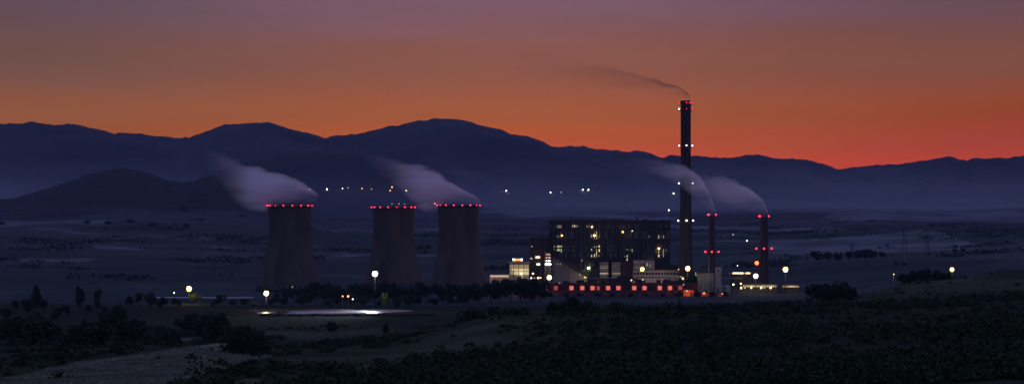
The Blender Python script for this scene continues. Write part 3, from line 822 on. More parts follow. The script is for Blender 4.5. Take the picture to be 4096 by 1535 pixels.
def build_low_sheds():
    # long pale lit shed left of the control building
    t, gx, gy, W_, H = simple_building('long_shed', 1959, 2036, 1098, 2975., 12, M_pale, 'long low pale shed glowing beside the right-hand cooling tower', 'shed')
    for k in range(11):
        a = 1961 + k * 6.8
        m = MB(); m.box(gx(a), gx(a + 5.9), -.15, 0, gy(1107), gy(1099.5)); m.build('window', W_strip if k % 4 else W_paneb, t)  # these panes glow in place of a lamplit wall
    lamp_or_fill_light(t, (-W_ * .7, -30, H + 9), (1, .55, .35), 14000)  # unseen light added off the shed to warm the cooling tower
    lamp_or_fill_light(t, (W_ * .8, -10, H + 3), (1, .7, .4), 500)

    # two louvred ventilation bays under the boiler house
    for n_, (a, b, lab) in enumerate(((2397, 2435, 'left of two louvred pale bays at the foot of the power station'), (2445, 2484, 'right of two louvred pale bays at the foot of the power station'))):
        t, gx, gy, W_, H = simple_building('louvred_bay', a, b, 1048, 3036., 13.4, M_concd, lab, 'building', group='louvred bays')
        s = 3036 / F
        for k in range(9):
            z = gy(1051 + k * 7.0); m = MB()
            m.prism([(.6, z - .5), (.6, z + .5), (W_ - .6, z + .5), (W_ - .6, z - .5)], -.45, 0)
            e = M_pale if k not in (6,) else (W_strip if n_ == 0 else W_pane)
            if k in (2, 3) and n_ == 0: e = W_dim
            m.build('louvre', e, t, (0, -.02 - .12 * (k % 2), 0))
        lamp_or_fill_light(t, (W_ * .6, -10, gy(1105)), (1, .88, .6), 450)
    t, gx, gy, W_, H = simple_building('annex', 2487, 2532, 1045, 3037., 12, M_rust, 'dark maroon annex between the louvred bays and the pale hall', 'building')
    for k in range(5):
        m = MB(); m.box(-.2, .2, -.4, 0, .5, H - .3); m.build('pilaster', M_clad2, t, (W_ * (k + .5) / 5, 0, 0))
    t, gx, gy, W_, H = simple_building('pump_house', 2366, 2394, 1070, 3036., 12, M_concd, 'small grey pump house behind the greenish lamp', 'building')
    m = MB(); m.box(1.5, 4.5, -.2, 0, 2, 6); m.build('door', M_steel, t)
    for k in range(2):
        m = MB(); m.box(5.2 + k * 1.4, 6.2 + k * 1.4, -.15, 0, 5, 7.2); m.build('window', M_glass, t)

    # pale turbine-side hall with stepped roof
    t, gx, gy, W_, H = simple_building('pale_hall', 2535, 2618, 1040, 3025., 18, M_pale, 'pale rendered hall lit by an orange lamp, right of the maroon annex', 'building')
    for k in range(7):
        m = MB(); x = W_ * (k + .5) / 7; m.box(x - .8, x + .8, -.12, 0, gy(1064), gy(1052)); m.build('window', M_glass if k != 4 else W_mid, t)
    m = MB(); m.box(gx(2594), gx(2617), -8, -.01, 0, gy(1052)); st = m.build('stair_block', M_pale, t)
    m = MB(); m.box(gx(2597), gx(2600), -8.2, -8.01, gy(1064), gy(1055)); m.build('window', W_mid, st)
    t, gx, gy, W_, H = simple_building('pale_gallery', 2533, 2716, 1080, 3008., 9, M_pale, 'long pale gallery running from the orange lamp to the tall chimney', 'building')
    for k in range(15):
        m = MB(); x = W_ * (k + .5) / 15; m.box(x - 1.3, x + 1.3, -.12, 0, gy(1098), gy(1089)); m.build('window', M_glass, t)
    t, gx, gy, W_, H = simple_building('crusher_house', 2620, 2672, 1038, 3034., 14, M_clad, 'dark crusher house between the pale hall and the chimney', 'building')
    m = MB(); m.box(W_ * .3, W_ * .7, -.2, 0, 1, 9); m.build('door', M_steel, t)
    for k in range(3):
        m = MB(); m.box(2 + k * 4.2, 4.4 + k * 4.2, -.12, 0, 20, 22.2); m.build('window', M_glass, t)
    # filter houses at the feet of the chimneys
    t, gx, gy, W_, H = simple_building('filter_house', 2786, 2858, 1092, 2942., 16, M_pale, 'pale panelled filter house at the foot of the slim chimney', 'building')
    for k in range(10):
        m = MB(); m.box(-.3, .3, -.5, 0, .3, H - .2); m.build('rib', M_concd, t, (W_ * (k + .5) / 10, 0, 0))
    lamp_or_fill_light(t, (W_ * .45, -11, H * .9), (1, .80, .42), 900)
    t, gx, gy, W_, H = simple_building('lift_tower', 2860, 2886, 1067, 2944., 12, M_pale, 'plain pale box tower right of the slim chimney', 'tower')
    m = MB(); m.box(2.4, 4.6, -.15, 0, .6, 5); m.build('door', M_steel, t)
    m = MB(); m.box(2.6, 4.4, -.12, 0, H - 5, H - 3); m.build('window', M_glass, t)
    t, gx, gy, W_, H = simple_building('duct_house', 2676, 2714, 1060, 3030., 12, M_clad2, 'brown duct house left of the base of the tall chimney', 'building')
    m = MB(); m.box(2, 8, -3, 0, 12, 16); m.build('duct', M_steel, t)
    # loading dock with a row of orange lamps
    t, gx, gy, W_, H = simple_building('loading_dock', 2926, 3010, 1096, 2900., 15, M_concd, 'loading dock lit by a row of eight orange-white lamps', 'building', roof=M_steel, overhang=1.6)
    for k, px in enumerate((2934, 2943, 2952, 2961, 2969, 2979, 2987, 2996)):
        wall_lamp(t, (gx(px), -1.7, gy(1091.5)), E_orange if k != 5 else W_lit, .95 if k != 5 else .5)
    lamp_or_fill_light(t, (W_ / 2, -6, H - 1), (1, .5, .2), 700)
    for k in range(4):
        m = MB(); m.box(2 + k * 5.4, 6 + k * 5.4, -.2, 0, .3, 5.2); m.build('door', M_steel, t)
    # low workshop with lit windows
    t, gx, gy, W_, H = simple_building('workshop', 2968, 3108, 1137, 2860., 12, M_concd, 'long low workshop with a band of warm lit windows', 'building')
    for k in range(17):
        a = 2972 + k * 8
        e = (W_mid, W_pane, W_paneb, W_dim, W_pane)[(k * 3) % 5]
        m = MB(); m.box(gx(a), gx(a + 6.6), -.15, 0, gy(1147), gy(1140)); m.build('window', e, t)
    t, gx, gy, W_, H = simple_building('garage_row', 3128, 3198, 1139.5, 2860., 10, M_concd, 'short low garage row with pale lit doors at the right end', 'building')
    for k in range(8):
        a = 3130 + k * 8.4
        m = MB(); m.box(gx(a), gx(a + 7.6), -.15, 0, gy(1148), gy(1141.5)); m.build('lit_door', (W_dim, W_dim, W_pane, W_paneb, W_strip, W_paneb, W_pane, W_pane)[k], t)


build_low_sheds()


def build_red_hall():
    d = 2800.; s = d / F
    t, gx, gy, W_, H = simple_building('red_brick_hall', 2168, 2790, 1137, d, 16, M_red, 'long red brick hall with a row of glowing coral square windows', 'building', roof=M_roof)
    for px, dim in ((2181, 1), (2223, 1), (2286, 0), (2329, 0), (2370, 0), (2432.5, 0), (2473.6, 0), (2537, 0), (2578, 0), (2639, 0), (2680, 0), (2721, 1)):
        m = MB(); m.box(-8.2 * s, 8.2 * s, -.1, .0, -8.2 * s, 8.2 * s)
        w = m.build('window', W_corald if dim else W_coral, t, (gx(px), -.03, gy(1150.5)))
        fm = MB()
        for a, b, c, e in ((-9, -8.2, -9, 9), (8.2, 9, -9, 9), (-8.2, 8.2, -9, -8.2), (-8.2, 8.2, 8.2, 9)):
            fm.box(a * s, b * s, -.35, 0, c * s, e * s)
        fm.build('frame', M_red, w)
    for px, w, mm in ((2202, 16, M_clad), (2246, 18, M_clad), (2307, 14, M_clad), (2349, 12, M_clad), (2394, 14, W_corald), (2408, 10, M_clad), (2452, 18, M_clad), (2497, 16, M_rust), (2516, 12, M_clad), (2557, 14, M_clad), (2606, 22, M_clad), (2659, 12, M_rust), (2700, 14, M_clad), (2756, 24, M_rust)):
        m = MB(); h = R.uniform(6.5, 9.5); m.box(-w * s / 2, w * s / 2, -.22, 0, -h * s, h * s * .9); m.build('shutter', mm, t, (gx(px), -.04, gy(1151)))
    for k in range(13):
        x = gx(2180 + k * 46 + R.uniform(-14, 14)); w = R.uniform(1.5, 5); h = R.uniform(1.2, 4.2); yy = R.uniform(3, 11)
        m = MB(); m.box(x - w, x + w, yy, yy + 3, H + .8, H + .8 + h); m.build('roof_shed', (M_clad, M_roof, M_rust)[k % 3], t)
    # piers, parapet lengths and a plinth
    for px in (2172, 2202, 2255, 2307, 2350, 2402, 2452, 2505, 2558, 2608, 2660, 2700, 2748, 2786):
        m = MB(); m.box(-.7, .7, -.8, 0, .2, H - .1); m.build('pier', M_red, t, (gx(px), 0, 0))
    for a, b in ((2270, 2395), (2422, 2456), (2462, 2478), (2535, 2560), (2578, 2640)):
        m = MB(); m.box(gx(a), gx(b), -.9, -.5, H - .4, H + 1.9); m.build('parapet', M_red, t)
    m = MB(); m.box(.3, W_ - .3, -1.6, -.82, 0, gy(1163)); m.build('plinth', mat('reddish render', (.20, .075, .065), var=.5, scale=.2), t)
    for k in range(9):
        x = gx(2190 + k * 64 + R.uniform(-8, 8)); m = MB(); m.box(x, x + R.uniform(3, 6), -1.75, -1.62, .3, R.uniform(2.6, 4.6)); m.build('doorway', M_roof, t)
    # lower lean-to and bright end wall
    t2, gx, gy, W_, H = simple_building('brick_end_house', 2735, 2776, 1160, 2788., 10, mat('orange red brick', (.52, .095, .05), var=.25, scale=.4), 'small bright orange-red brick house at the right end of the long hall', 'building')
    m = MB(); m.box(W_ * .62, W_ * .85, -.15, 0, 0, 4.4); m.build('door', M_rust, t2)
    m = MB(); m.box(1.0, 2.6, -.12, 0, 3.2, 4.8); m.build('window', M_glass, t2)
    lp = wall_lamp(t2, (W_ * .3, -1.0, H - .6), E_orange, .35, 0)
    lamp_or_fill_light(t2, (W_ * .35, -7, 4.6), (1, .50, .26), 2000)
    # low red wall stretching on to the right
    t3 = thing('brick_wall', (X(2780, 2790.), 2790., gxy(X(2850, 2790.), 2790.) - .3), 'low brick wall trailing right from the orange-red house', 'wall')
    L_ = X(2925, 2790.) - X(2780, 2790.)
    for k in range(9):
        m = MB(); h = 4.2 - .22 * k + .4 * sin(k * 2.1); m.box(k * L_ / 9 + .1, (k + 1) * L_ / 9 - .1, 0, .7, 0, h); m.build('wall_panel', M_red, t3)
    wall_lamp(t3, (L_ * .25, -.6, 3.4), E_orange, .4, 900, (1, .36, .16)); wall_lamp(t3, (L_ * .75, -.6, 2.6), E_orange, .3, 500, (1, .36, .16))  # both lamps added to spread the red glow along the wall
    lamp_or_fill_light(t, (gx(2640), -16, 6), (1, .20, .12), 3600)  # this and the next three: unseen red lights added to flush the hall
    lamp_or_fill_light(t, (gx(2480), -16, 5), (1, .20, .14), 2600)
    lamp_or_fill_light(t, (gx(2330), -16, 5), (1, .22, .18), 1500)
    lamp_or_fill_light(t, (gx(2700), -5, H + 4.5), (1, .30, .14), 1200)


build_red_hall()


# ------------------------------------------------------------------ yard clutter round the foot of the works
def storage_tank(px, d, r, h, label):
    x = X(px, d); t = thing('storage_tank', (x, d, gxy(x, d) - .2), label, 'tank', 'yard tanks')
    m = MB(); m.lathe([(r, 0), (r, h), (r * .96, h + .3), (.05, h + r * .25)], 24); m.build('shell', M_corr, t, smooth=False)
    m = MB(); m.lathe([(r + .02, h - .5), (r + .5, h - .4), (r + .5, h - .2), (r + .02, h - .1)], 24); m.build('walkway', M_steel, t)
    m = MB(); m.tube((r + .4, -.6, 0), (r + .4, -.6, h), .12, n=4); m.tube((r + .4, .1, 0), (r + .4, .1, h), .12, n=4); m.build('ladder', M_steel, t)


storage_tank(2420, 2930., 5.5, 9, 'left of two squat steel tanks behind the red brick hall')
storage_tank(2462, 2925., 4.5, 11, 'right, narrower one of two steel tanks behind the red brick hall')
storage_tank(2905, 2880., 5.0, 8, 'squat tank between the slim chimney and the loading dock')


def pipe_rack(px0, px1, py, d, label):
    x0, x1 = X(px0, d), X(px1, d); zb = gxy((x0 + x1) / 2, d) - .2; H = Z(py, d) - zb
    t = thing('pipe_rack', (x0, d, zb), label, 'pipe rack', 'pipe racks')
    n = max(3, int((x1 - x0) / 7))
    for k in range(n + 1):
        m = MB(); x = (x1 - x0) * k / n; m.tube((x, 0, 0), (x, 0, H), .22, n=4); m.tube((x, 2.5, 0), (x, 2.5, H), .22, n=4); m.tube((x, -.4, H - .5), (x, 2.9, H - .5), .18, n=4); m.build('trestle', M_steel, t)
    for k, (yy, r) in enumerate(((.1, .55), (1.2, .4), (2.2, .6))):
        m = MB(); m.tube((-1, yy, H), (x1 - x0 + 1, yy, H), r, n=8); m.build('pipe', (M_corr, M_rust, M_steel)[k], t, smooth=True)


pipe_rack(2545, 2735, 1108, 2960., 'pipe rack running below the pale gallery towards the tall chimney')
pipe_rack(2360, 2500, 1112, 2950., 'pipe rack running below the two louvred bays')
pipe_rack(2890, 2965, 1112, 2900., 'short pipe rack left of the loading dock')


def ash_conveyor():
    d = 2850.; x0 = X(2488, d); zb = gxy(x0, d) - .3
    t = thing('ash_conveyor', (x0, d, zb), 'small dark roofed conveyor sloping down behind the red brick hall', 'conveyor')
    g = lambda px: X(px, d) - x0
    z = lambda py: Z(py, d) - zb
    m = MB(); m.prism([(g(2484), z(1101)), (g(2484), z(1112)), (g(2582), z(1132)), (g(2582), z(1122))], 0, 4); m.build('gallery', M_clad, t)
    for px in (2500, 2530, 2560):
        m = MB(); m.tube((g(px), 2, 0), (g(px), 2, z(1112 + (px - 2484) * .2)), .3, n=5); m.build('trestle_leg', M_steel, t)
    m = MB(); m.prism([(g(2462), 0), (g(2462), z(1113)), (g(2488), z(1097)), (g(2512), z(1110)), (g(2512), 0)], 1, 9); m.build('hopper_house', M_clad2, t)


ash_conveyor()

# ------------------------------------------------------------------ floodlight masts and lamps
def flood_mast(px, py, d, em, col, power, label, n=7, R_=1.75, r_=.85, name='floodlight_mast', aim=None, group=None):
    x = X(px, d); zb = gxy(x, d) - .3; H = Z(py, d) - zb
    t = thing(name, (x, d, zb), label, 'floodlight')
    m = MB(); m.tube((0, 0, 0), (0, 0, H - .8), .34, .18, n=8); m.build('pole', mat('dark mast steel', (.03, .03, .032), var=.2), t, smooth=True)
    m = MB(); m.lathe([(.2, H - 1.4), (R_ * .5, H - .9), (R_ * .5, H - .6), (.15, H + 1.2)], 16); m.build('head_frame', M_steel, t)
    for k in range(n):
        a = 2 * pi * k / n - pi / 2
        lamp_obj(t, (R_ * cos(a), R_ * sin(a), H + .1 + .25 * sin(a * 2)), em, r_, 'floodlight')
    for k in range(5):
        a = 2 * pi * k / 5 - pi / 2
        for dz in (-1.25, 1.25): lamp_obj(t, (R_ * .62 * cos(a), R_ * .62 * sin(a), H + dz * R_ / 1.5), em, r_, 'floodlight')
    lamp_or_fill_light(t, (0, -3.6, H - .5), col, power, 1.0)
    if aim:
        (apx, ad), pw = aim
        ld = bpy.data.lights.new('aimed_floodlight', 'SPOT'); ld.energy = pw; ld.color = (.86, .92, 1.0); ld.spot_size = radians(46); ld.spot_blend = .7; ld.shadow_soft_size = .8
        o = bpy.data.objects.new('aimed_floodlight', ld); COL.objects.link(o); o.parent = t; o.location = (-1.0, -3.4, H)
        from mathutils import Vector
        v = Vector((X(apx, ad) - x, ad - d, gz(apx, ad) - zb - H)); o.rotation_euler = v.to_track_quat('-Z', 'Y').to_euler()
    return t


WARM, AMB, WHT = (1, .74, .38), (1, .62, .22), (1, .96, .9)
flood_mast(756, 1154, 2500, E_amber, AMB, 9000, 'amber floodlight mast on the far left, lighting a tree crown')
flood_mast(1065, 1172, 2335, E_warm, WARM, 12000, 'warm floodlight mast in front of the leftmost cooling tower', R_=1.4)
flood_mast(1500, 1094, 2335, E_white, WHT, 9000, 'bright white floodlight mast before the middle cooling tower', R_=1.6, r_=.8, aim=((1310, 2222), 380000))
flood_mast(2197, 1109, 2960, E_warm, WARM, 6000, 'warm floodlight mast at the foot of the conveyor gallery', R_=1.8, r_=.9)
flood_mast(2569, 1076, 2985, E_amber, (1, .62, .32), 6000, 'orange floodlight mast before the pale hall', R_=1.5)
flood_mast(2751, 1073, 2972, E_amber, (1, .72, .36), 18000, 'yellow floodlight mast at the base of the tall chimney', R_=1.9, r_=.9)
flood_mast(3027, 1051, 2920, E_hot, (1, .15, .05), 500, 'red floodlight mast below the stout chimney', R_=1.3)
flood_mast(3023, 1103, 2850, E_white, WHT, 4500, 'cold white floodlight mast standing before the loading dock', R_=1.5)
flood_mast(3142, 1077, 2850, E_amber, AMB, 9000, 'tall yellow floodlight mast right of the stout chimney', R_=2.0, r_=.9)
flood_mast(3808, 1077, 2010, E_amber, AMB, 3500, 'lone yellow lamp beside the dark bush on the right-hand slope', R_=1.0, r_=.6)


def yard_lamp(px, py, d, em, label, r=.6, power=0, col=(1, .75, .4), group=None, cat='lamp'):
    x = X(px, d); zb = gxy(x, d) - .2; H = max(2.5, Z(py, d) - zb)
    t = thing('yard_lamp', (x, d, zb), label, cat, group)
    m = MB(); m.tube((0, 0, 0), (0, 0, H - .2), .16, .09, n=6); m.tube((0, 0, H - .2), (0, -1.2, H + .25), .08, n=6); m.build('pole', M_steel, t)
    m = MB(); m.box(-r * .8, r * .8, -1.2 - r, -1.2 + r, H + .1 + r * .4, H + .35 + r * .4); m.build('lamp_hood', M_steel, t)
    lamp_obj(t, (0, -1.2, H), em, r, 'lamp')
    if power: lamp_or_fill_light(t, (0, -2.4, H - .8), col, power)
    return t


yard_lamp(697, 1170, 2480, E_green, 'small greenish lamp left of the amber mast', .5)
yard_lamp(1371, 1183, 2348, E_orange, 'left of three little lamps in the trees before the middle tower', .55, 150)
yard_lamp(1393, 1183, 2348, E_orange, 'brightest of three little lamps in the trees before the middle tower', .8, 250)
yard_lamp(1411, 1195, 2345, E_white, 'lowest, white one of three little lamps in the trees', .35)
yard_lamp(1170, 1146, 2700, W_green, 'faint green light at the foot of the leftmost cooling tower', .7)
yard_lamp(2132, 1093, 2965, E_warm, 'lamp between the control building and the conveyor', .9, 900)
yard_lamp(2125, 1111, 2940, E_white, 'small white lamp below the control building, left of a brighter one', .5)
yard_lamp(2153, 1110, 2940, E_warm, 'yellow lamp left of the warm mast below the conveyor', 1.0, 700)
yard_lamp(2163, 1110, 2945, E_warm, 'small lamp close to the warm mast below the conveyor', .5)
yard_lamp(2138, 1111, 2942, W_lit, 'faint lamp between two brighter ones below the control building', .5)
yard_lamp(2238, 1130, 2815, W_lit, 'tiny lamp above the left end of the red brick hall', .45)
yard_lamp(2525, 1119, 2830, E_orange, 'orange lamp by the lit tree above the red brick hall', .7, 900, (1, .7, .35))
yard_lamp(2571, 1117, 2830, W_lit, 'pale slanting lamp above the middle of the red brick hall', .9)
yard_lamp(2731, 1113, 2850, W_lit, 'pale lamp below the yellow mast at the tall chimney', 1.1, 300)
yard_lamp(2734, 1137, 2786, W_lit, 'tiny lamp above the small orange-red house', .6)
yard_lamp(2714, 1076, 2990, E_orange, 'little orange lamp just left of the yellow mast', .5)
yard_lamp(2933, 1136, 2845, E_green, 'greenish lamp left of the workshop', .8, 500, (.8, 1, .4))
yard_lamp(2963, 1133, 2845, E_warm, 'pale yellow lamp above the left end of the workshop', .8, 500)
for px, r_, lb in ((2964, .95, 'brightest of the lamps along the workshop front, at its left end'), (2979, .6, 'second lamp from the left along the workshop front'),
                   (3005, .75, 'third lamp from the left along the workshop front'), (3044, .9, 'fourth lamp from the left along the workshop front'),
                   (3057, .5, 'smallest lamp along the workshop front'), (3082, .9, 'rightmost lamp along the workshop front')):
    yard_lamp(px, 1150, 2840, E_warm if r_ > .6 else W_lit, lb, r_, 250)
yard_lamp(3574, 1096, 2030, W_lit, 'lamp hidden behind the left end of the dark bush on the slope', .4, 900, (1, .85, .5))

# village lamps on the far slopes
VL = [(1201, 756, E_orange, .8, 'tiny red light behind the steam of the leftmost tower'), (1239, 758, E_warm, 1.5, 'yellow-white village light just right of the leftmost steam'),
      (1308, 756, E_white, 1.5, 'white village light, second right of the leftmost steam'), (1370, 754, E_white, 1.0, 'faint white village light, third right of the leftmost steam'),
      (1392, 751, W_lit, 1.6, 'faintest village light between a white and an orange one'), (1448, 754, E_orange, 1.4, 'orange village light, left of a fainter orange one'),
      (1486, 756, E_orange, .9, 'faint orange village light, second of a row'), (1568, 748, E_orange, 1.8, 'upper of two orange village lights near the right-hand steam'),
      (1561, 762, E_orange, 1.6, 'lower of two orange village lights near the right-hand steam'), (1625, 762, E_warm, 1.9, 'bright yellow village light at the edge of the right-hand steam'),
      (1568, 815, W_lit, 1.3, 'left of three pale lights above the middle tower rim'), (1596, 815, W_lit, 1.5, 'middle of three pale lights above the middle tower rim'),
      (1618, 816, W_lit, 1.3, 'right of three pale lights above the middle tower rim'), (1704, 815, W_lit, 1.2, 'pale light between the rims of the close pair of towers'),
      (1739, 813, E_orange, 1.6, 'orange light at the left rim of the right-hand tower'), (2025, 763, E_white, 1.3, 'lone white light on the slope right of the cooling towers'),
      (2202, 769, E_white, 1.3, 'white light on the slope above the left end of the power station'), (2244, 769, W_lit, 1.5, 'dim light right of a white one above the power station'),
      (2331, 759, E_white, 1.4, 'left of two paired white lights above the power station'), (2354, 759, E_white, 1.4, 'right of two paired white lights above the power station'),
      (2694, 773, E_white, 1.4, 'white light on the slope just left of the tall chimney'), (2675, 840, E_white, 1.3, 'white light above the right corner of the power station'),
      (2933, 938, E_orange, 1.2, 'orange light between the two short chimneys'), (2988, 962, E_white, 1.1, 'white light just left of the stout chimney'),
      (2950, 1061, E_white, .75, 'white light above the loading dock'), (2899, 942, W_coral, .9, 'dim red light right of the slim chimney')]
for px, py, e, r_, lb in VL:
    d = ray_ground(px, py + 8) if py < 1000 else ray_ground(px, py + 8, 3100.)
    k = d / 7800.
    yard_lamp(px, py, d, e, lb, r_ * k, group='village lights', cat='village light')


# ------------------------------------------------------------------ pylons
def pylon(px, ytop, d, label, w=4.2):
    x = X(px, d); zb = gxy(x, d) - .3; H = Z(ytop, d) - zb
    t = thing('pylon', (x, d, zb), label, 'pylon', 'lattice pylons')
    m = MB(); leg = []
    hw = lambda z: w * (1 - z / H) ** 1.25 + .45
    zs = [H * q for q in (0, .16, .31, .44, .56, .67, .77, .86, .94, 1)]
    for sx in (-1, 1):
        for sy in (-1, 1):
            lm = MB()
            for a, b in zip(zs[:-1], zs[1:]): lm.tube((sx * hw(a), sy * hw(a), a), (sx * hw(b), sy * hw(b), b), .26, n=4, cap=False)
            lm.build('leg', M_steel, t)
    for a, b in zip(zs[:-1], zs[1:]):
        for sy in (-1, 1):
            m.tube((-hw(a), sy * hw(a), a), (hw(b), sy * hw(b), b), .13, n=4, cap=False); m.tube((hw(a), sy * hw(a), a), (-hw(b), sy * hw(b), b), .13, n=4, cap=False)
            m.tube((sy * hw(a), -hw(a), a), (sy * hw(b), hw(b), b), .13, n=4, cap=False)
    m.build('bracing', M_steel, t)
    for q, l in ((.66, 8), (.78, 6.5), (.90, 5.2)):
        am = MB(); z = H * q
        for sx in (-1, 1):
            am.tube((0, 0, z + .9), (sx * l, 0, z), .17, n=4); am.tube((0, 0, z - .5), (sx * l, 0, z), .17, n=4)
            am.tube((sx * l, 0, z), (sx * l, 0, z - 1.6), .13, n=4)
        am.build('crossarm', M_steel, t)


pylon(3617, 897, 4000., 'tall lattice pylon on the pale field at the right')
pylon(3709, 934, 4150., 'shorter lattice pylon right of the tall one', 3.2)
pylon(3408, 968, 4300., 'small lattice pylon left of the tall one', 2.6)


def wood_pole(px, ytop, d, label):
    x = X(px, d); zb = gxy(x, d) - .3; H = Z(ytop, d) - zb
    t = thing('utility_pole', (x, d, zb), label, 'utility pole', 'poles on the slope')
    m = MB(); m.tube((0, 0, 0), (0, 0, H), .2, .13, n=6); m.build('pole', M_bark, t)
    m = MB(); m.box(-1.1, 1.1, -.1, .1, H - .9, H - .7); m.build('crossarm', M_bark, t)


wood_pole(3943, 1050, 2060., 'utility pole on the crest right of the lone yellow lamp')
wood_pole(3693, 1062, 2040., 'utility pole rising behind the dark bush on the slope')

# ------------------------------------------------------------------ trees and bushes


def leaf_mat(name, c):
    m = bpy.data.materials.new(name); m.use_nodes = True; nt = m.node_tree; b = nt.nodes['Principled BSDF']
    b.inputs['Roughness'].default_value = .75; b.inputs['Specular IOR Level'].default_value = .12
    g = nt.nodes.new('ShaderNodeNewGeometry'); n = nt.nodes.new('ShaderNodeTexNoise'); n.inputs['Scale'].default_value = .35
    nt.links.new(g.outputs['Position'], n.inputs['Vector'])
    cr = nt.nodes.new('ShaderNodeValToRGB'); cr.color_ramp.elements[0].color = (c[0] * .55, c[1] * .6, c[2] * .6, 1); cr.color_ramp.elements[1].color = (c[0] * 1.6, c[1] * 1.5, c[2] * 1.3, 1)
    cr.color_ramp.elements[0].position = .3; cr.color_ramp.elements[1].position = .7
    nt.links.new(n.outputs[0], cr.inputs[0]); nt.links.new(cr.outputs[0], b.inputs['Base Color'])
    return m


L_a = leaf_mat('broad leaves', (.024, .046, .019)); L_b = leaf_mat('scrub leaves', (.017, .037, .010)); L_c = leaf_mat('lamplit leaves', (.085, .135, .022))  # the brightest set has lamplight put into the leaf colour


def crown(name, m, w, h, z0, nl, nq, size, seed, tall=1.0, flat=0.0):
    """leaf clumps through the volume of several lobes: an uneven outline with gaps"""
    r = np.random.RandomState(seed)
    lobes = []
    for k in range(nl):
        a = r.rand() * 2 * pi; q = sqrt(r.rand()) * .62
        zz = r.rand() ** .8
        lw = (.30 + .24 * r.rand()) * (1 - .35 * zz)
        lobes.append((q * cos(a) * w / 2, q * sin(a) * w / 2, z0 + h * (.18 + .62 * zz * (1 - flat * q)), lw * w / 2 * 1.15, h * (.16 + .14 * r.rand()) * tall))
    lo = np.array(lobes)
    i = r.randint(0, nl, nq)
    v = r.normal(size=(nq, 3)); v /= np.linalg.norm(v, axis=1)[:, None]
    rad = (.55 + .5 * r.rand(nq) ** .6)[:, None]
    c = lo[i, :3] + v * rad * np.stack([lo[i, 3], lo[i, 3], lo[i, 4]], 1)
    c[:, 2] = np.maximum(c[:, 2], z0 * .7)
    u = r.normal(size=(nq, 3)); u /= np.linalg.norm(u, axis=1)[:, None]
    t = np.cross(u, r.normal(size=(nq, 3))); t /= np.linalg.norm(t, axis=1)[:, None]
    s = size * (.6 + .8 * r.rand(nq))[:, None]
    co = np.stack([c - u * s, c + t * s * .6, c + u * s, c - t * s * .6], 1).reshape(-1, 3)
    f = np.arange(nq * 4).reshape(-1, 4)
    me = bpy.data.meshes.new(name); me.from_pydata(co.tolist(), [], f.tolist()); me.materials.append(m); me.update()
    return me


def trunk(name, h, r, seed):
    q = random.Random(seed); m = MB()
    m.tube((0, 0, -.5), (q.uniform(-.2, .2), q.uniform(-.2, .2), h * .45), r, r * .7, n=7)
    for k in range(5):
        a = q.uniform(0, 6.28); l = h * q.uniform(.25, .45)
        m.tube((0, 0, h * q.uniform(.3, .45)), (l * cos(a) * .8, l * sin(a) * .8, h * q.uniform(.6, .8)), r * .45, r * .15, n=5)
    return m.mesh(name, M_bark)


# unit kinds: (crown mesh, trunk mesh), about 10 m tall
KIND = {}
for k in range(5): KIND['round', k] = (crown('crown', L_a, 9, 9.0, 1.2, 11, 900, .55, 20 + k), trunk('trunk', 9, .3, k))
for k in range(3): KIND['tall', k] = (crown('crown', L_a, 4.2, 9.6, .8, 12, 700, .45, 40 + k, .9), trunk('trunk', 9, .25, 10 + k))
for k in range(4): KIND['bush', k] = (crown('crown', L_b, 14, 8.2, -.4, 16, 1300, .5, 60 + k, 1.1, .5), trunk('trunk', 6, .25, 20 + k))
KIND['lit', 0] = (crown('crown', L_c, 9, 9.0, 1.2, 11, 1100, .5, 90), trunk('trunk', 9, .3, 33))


def tree(px, d, h, kind, label, w=1.0, group=None, cat='tree', name=None, k=None, dz=0.0):
    x = X(px, d); zb = gxy(x, d) - .25 + dz
    nvar = sum(1 for q in KIND if q[0] == kind); k = R.randrange(nvar) if k is None else k
    cr, tr = KIND[kind, k]
    nm = name or ('bush' if kind == 'bush' else 'tree')
    t = thing(nm, (x, d, zb), label, cat, group, R.uniform(0, 6.28))
    s = h / 9.
    put('crown', cr, t, scale=(s * w, s * w, s)); put('trunk', tr, t, scale=(s, s, s))
    return t


# belt of trees in front of the cooling towers and the works
bx_ = [1105, 1150, 1190, 1228, 1262, 1300, 1335, 1362, 1405, 1440, 1478, 1520, 1556, 1592, 1630, 1715, 1760, 1800, 1842, 1880, 1925, 1962, 2000, 2042, 2086, 2124, 2160]
by_ = [1178, 1166, 1158, 1150, 1146, 1152, 1150, 1158, 1150, 1148, 1154, 1148, 1152, 1160, 1166, 1152, 1146, 1144, 1148, 1150, 1148, 1140, 1136, 1128, 1124, 1132, 1138]
for i, (px, yt) in enumerate(zip(bx_, by_)):
    d = 2560 + R.uniform(-70, 90); yt -= 9; h = max(7, Z(yt + R.uniform(-6, 6), d) - gz(px, d))
    tree(px, d, h, 'round', ORD[i] + ' tree from the left in the dark belt before the cooling towers', R.uniform(.85, 1.25), 'tree belt before the towers')
# front belt, lower and closer
fx = list(range(1090, 1850, 54))
for i, px in enumerate(fx):
    d = 2400 + R.uniform(-40, 60); h = max(5, Z(1186 + 10 * sin(i * 1.7) + R.uniform(-5, 9), d) - gz(px, d))
    tree(px + R.uniform(-14, 14), d, h, 'round', ORD[i] + ' tree from the left in the lower row behind the pond', R.uniform(1.0, 1.5), 'tree row behind the pond')
tree(1683, 2560, 17.5, 'round', 'taller tree standing up in the gap between the close pair of towers', .75, k=1)
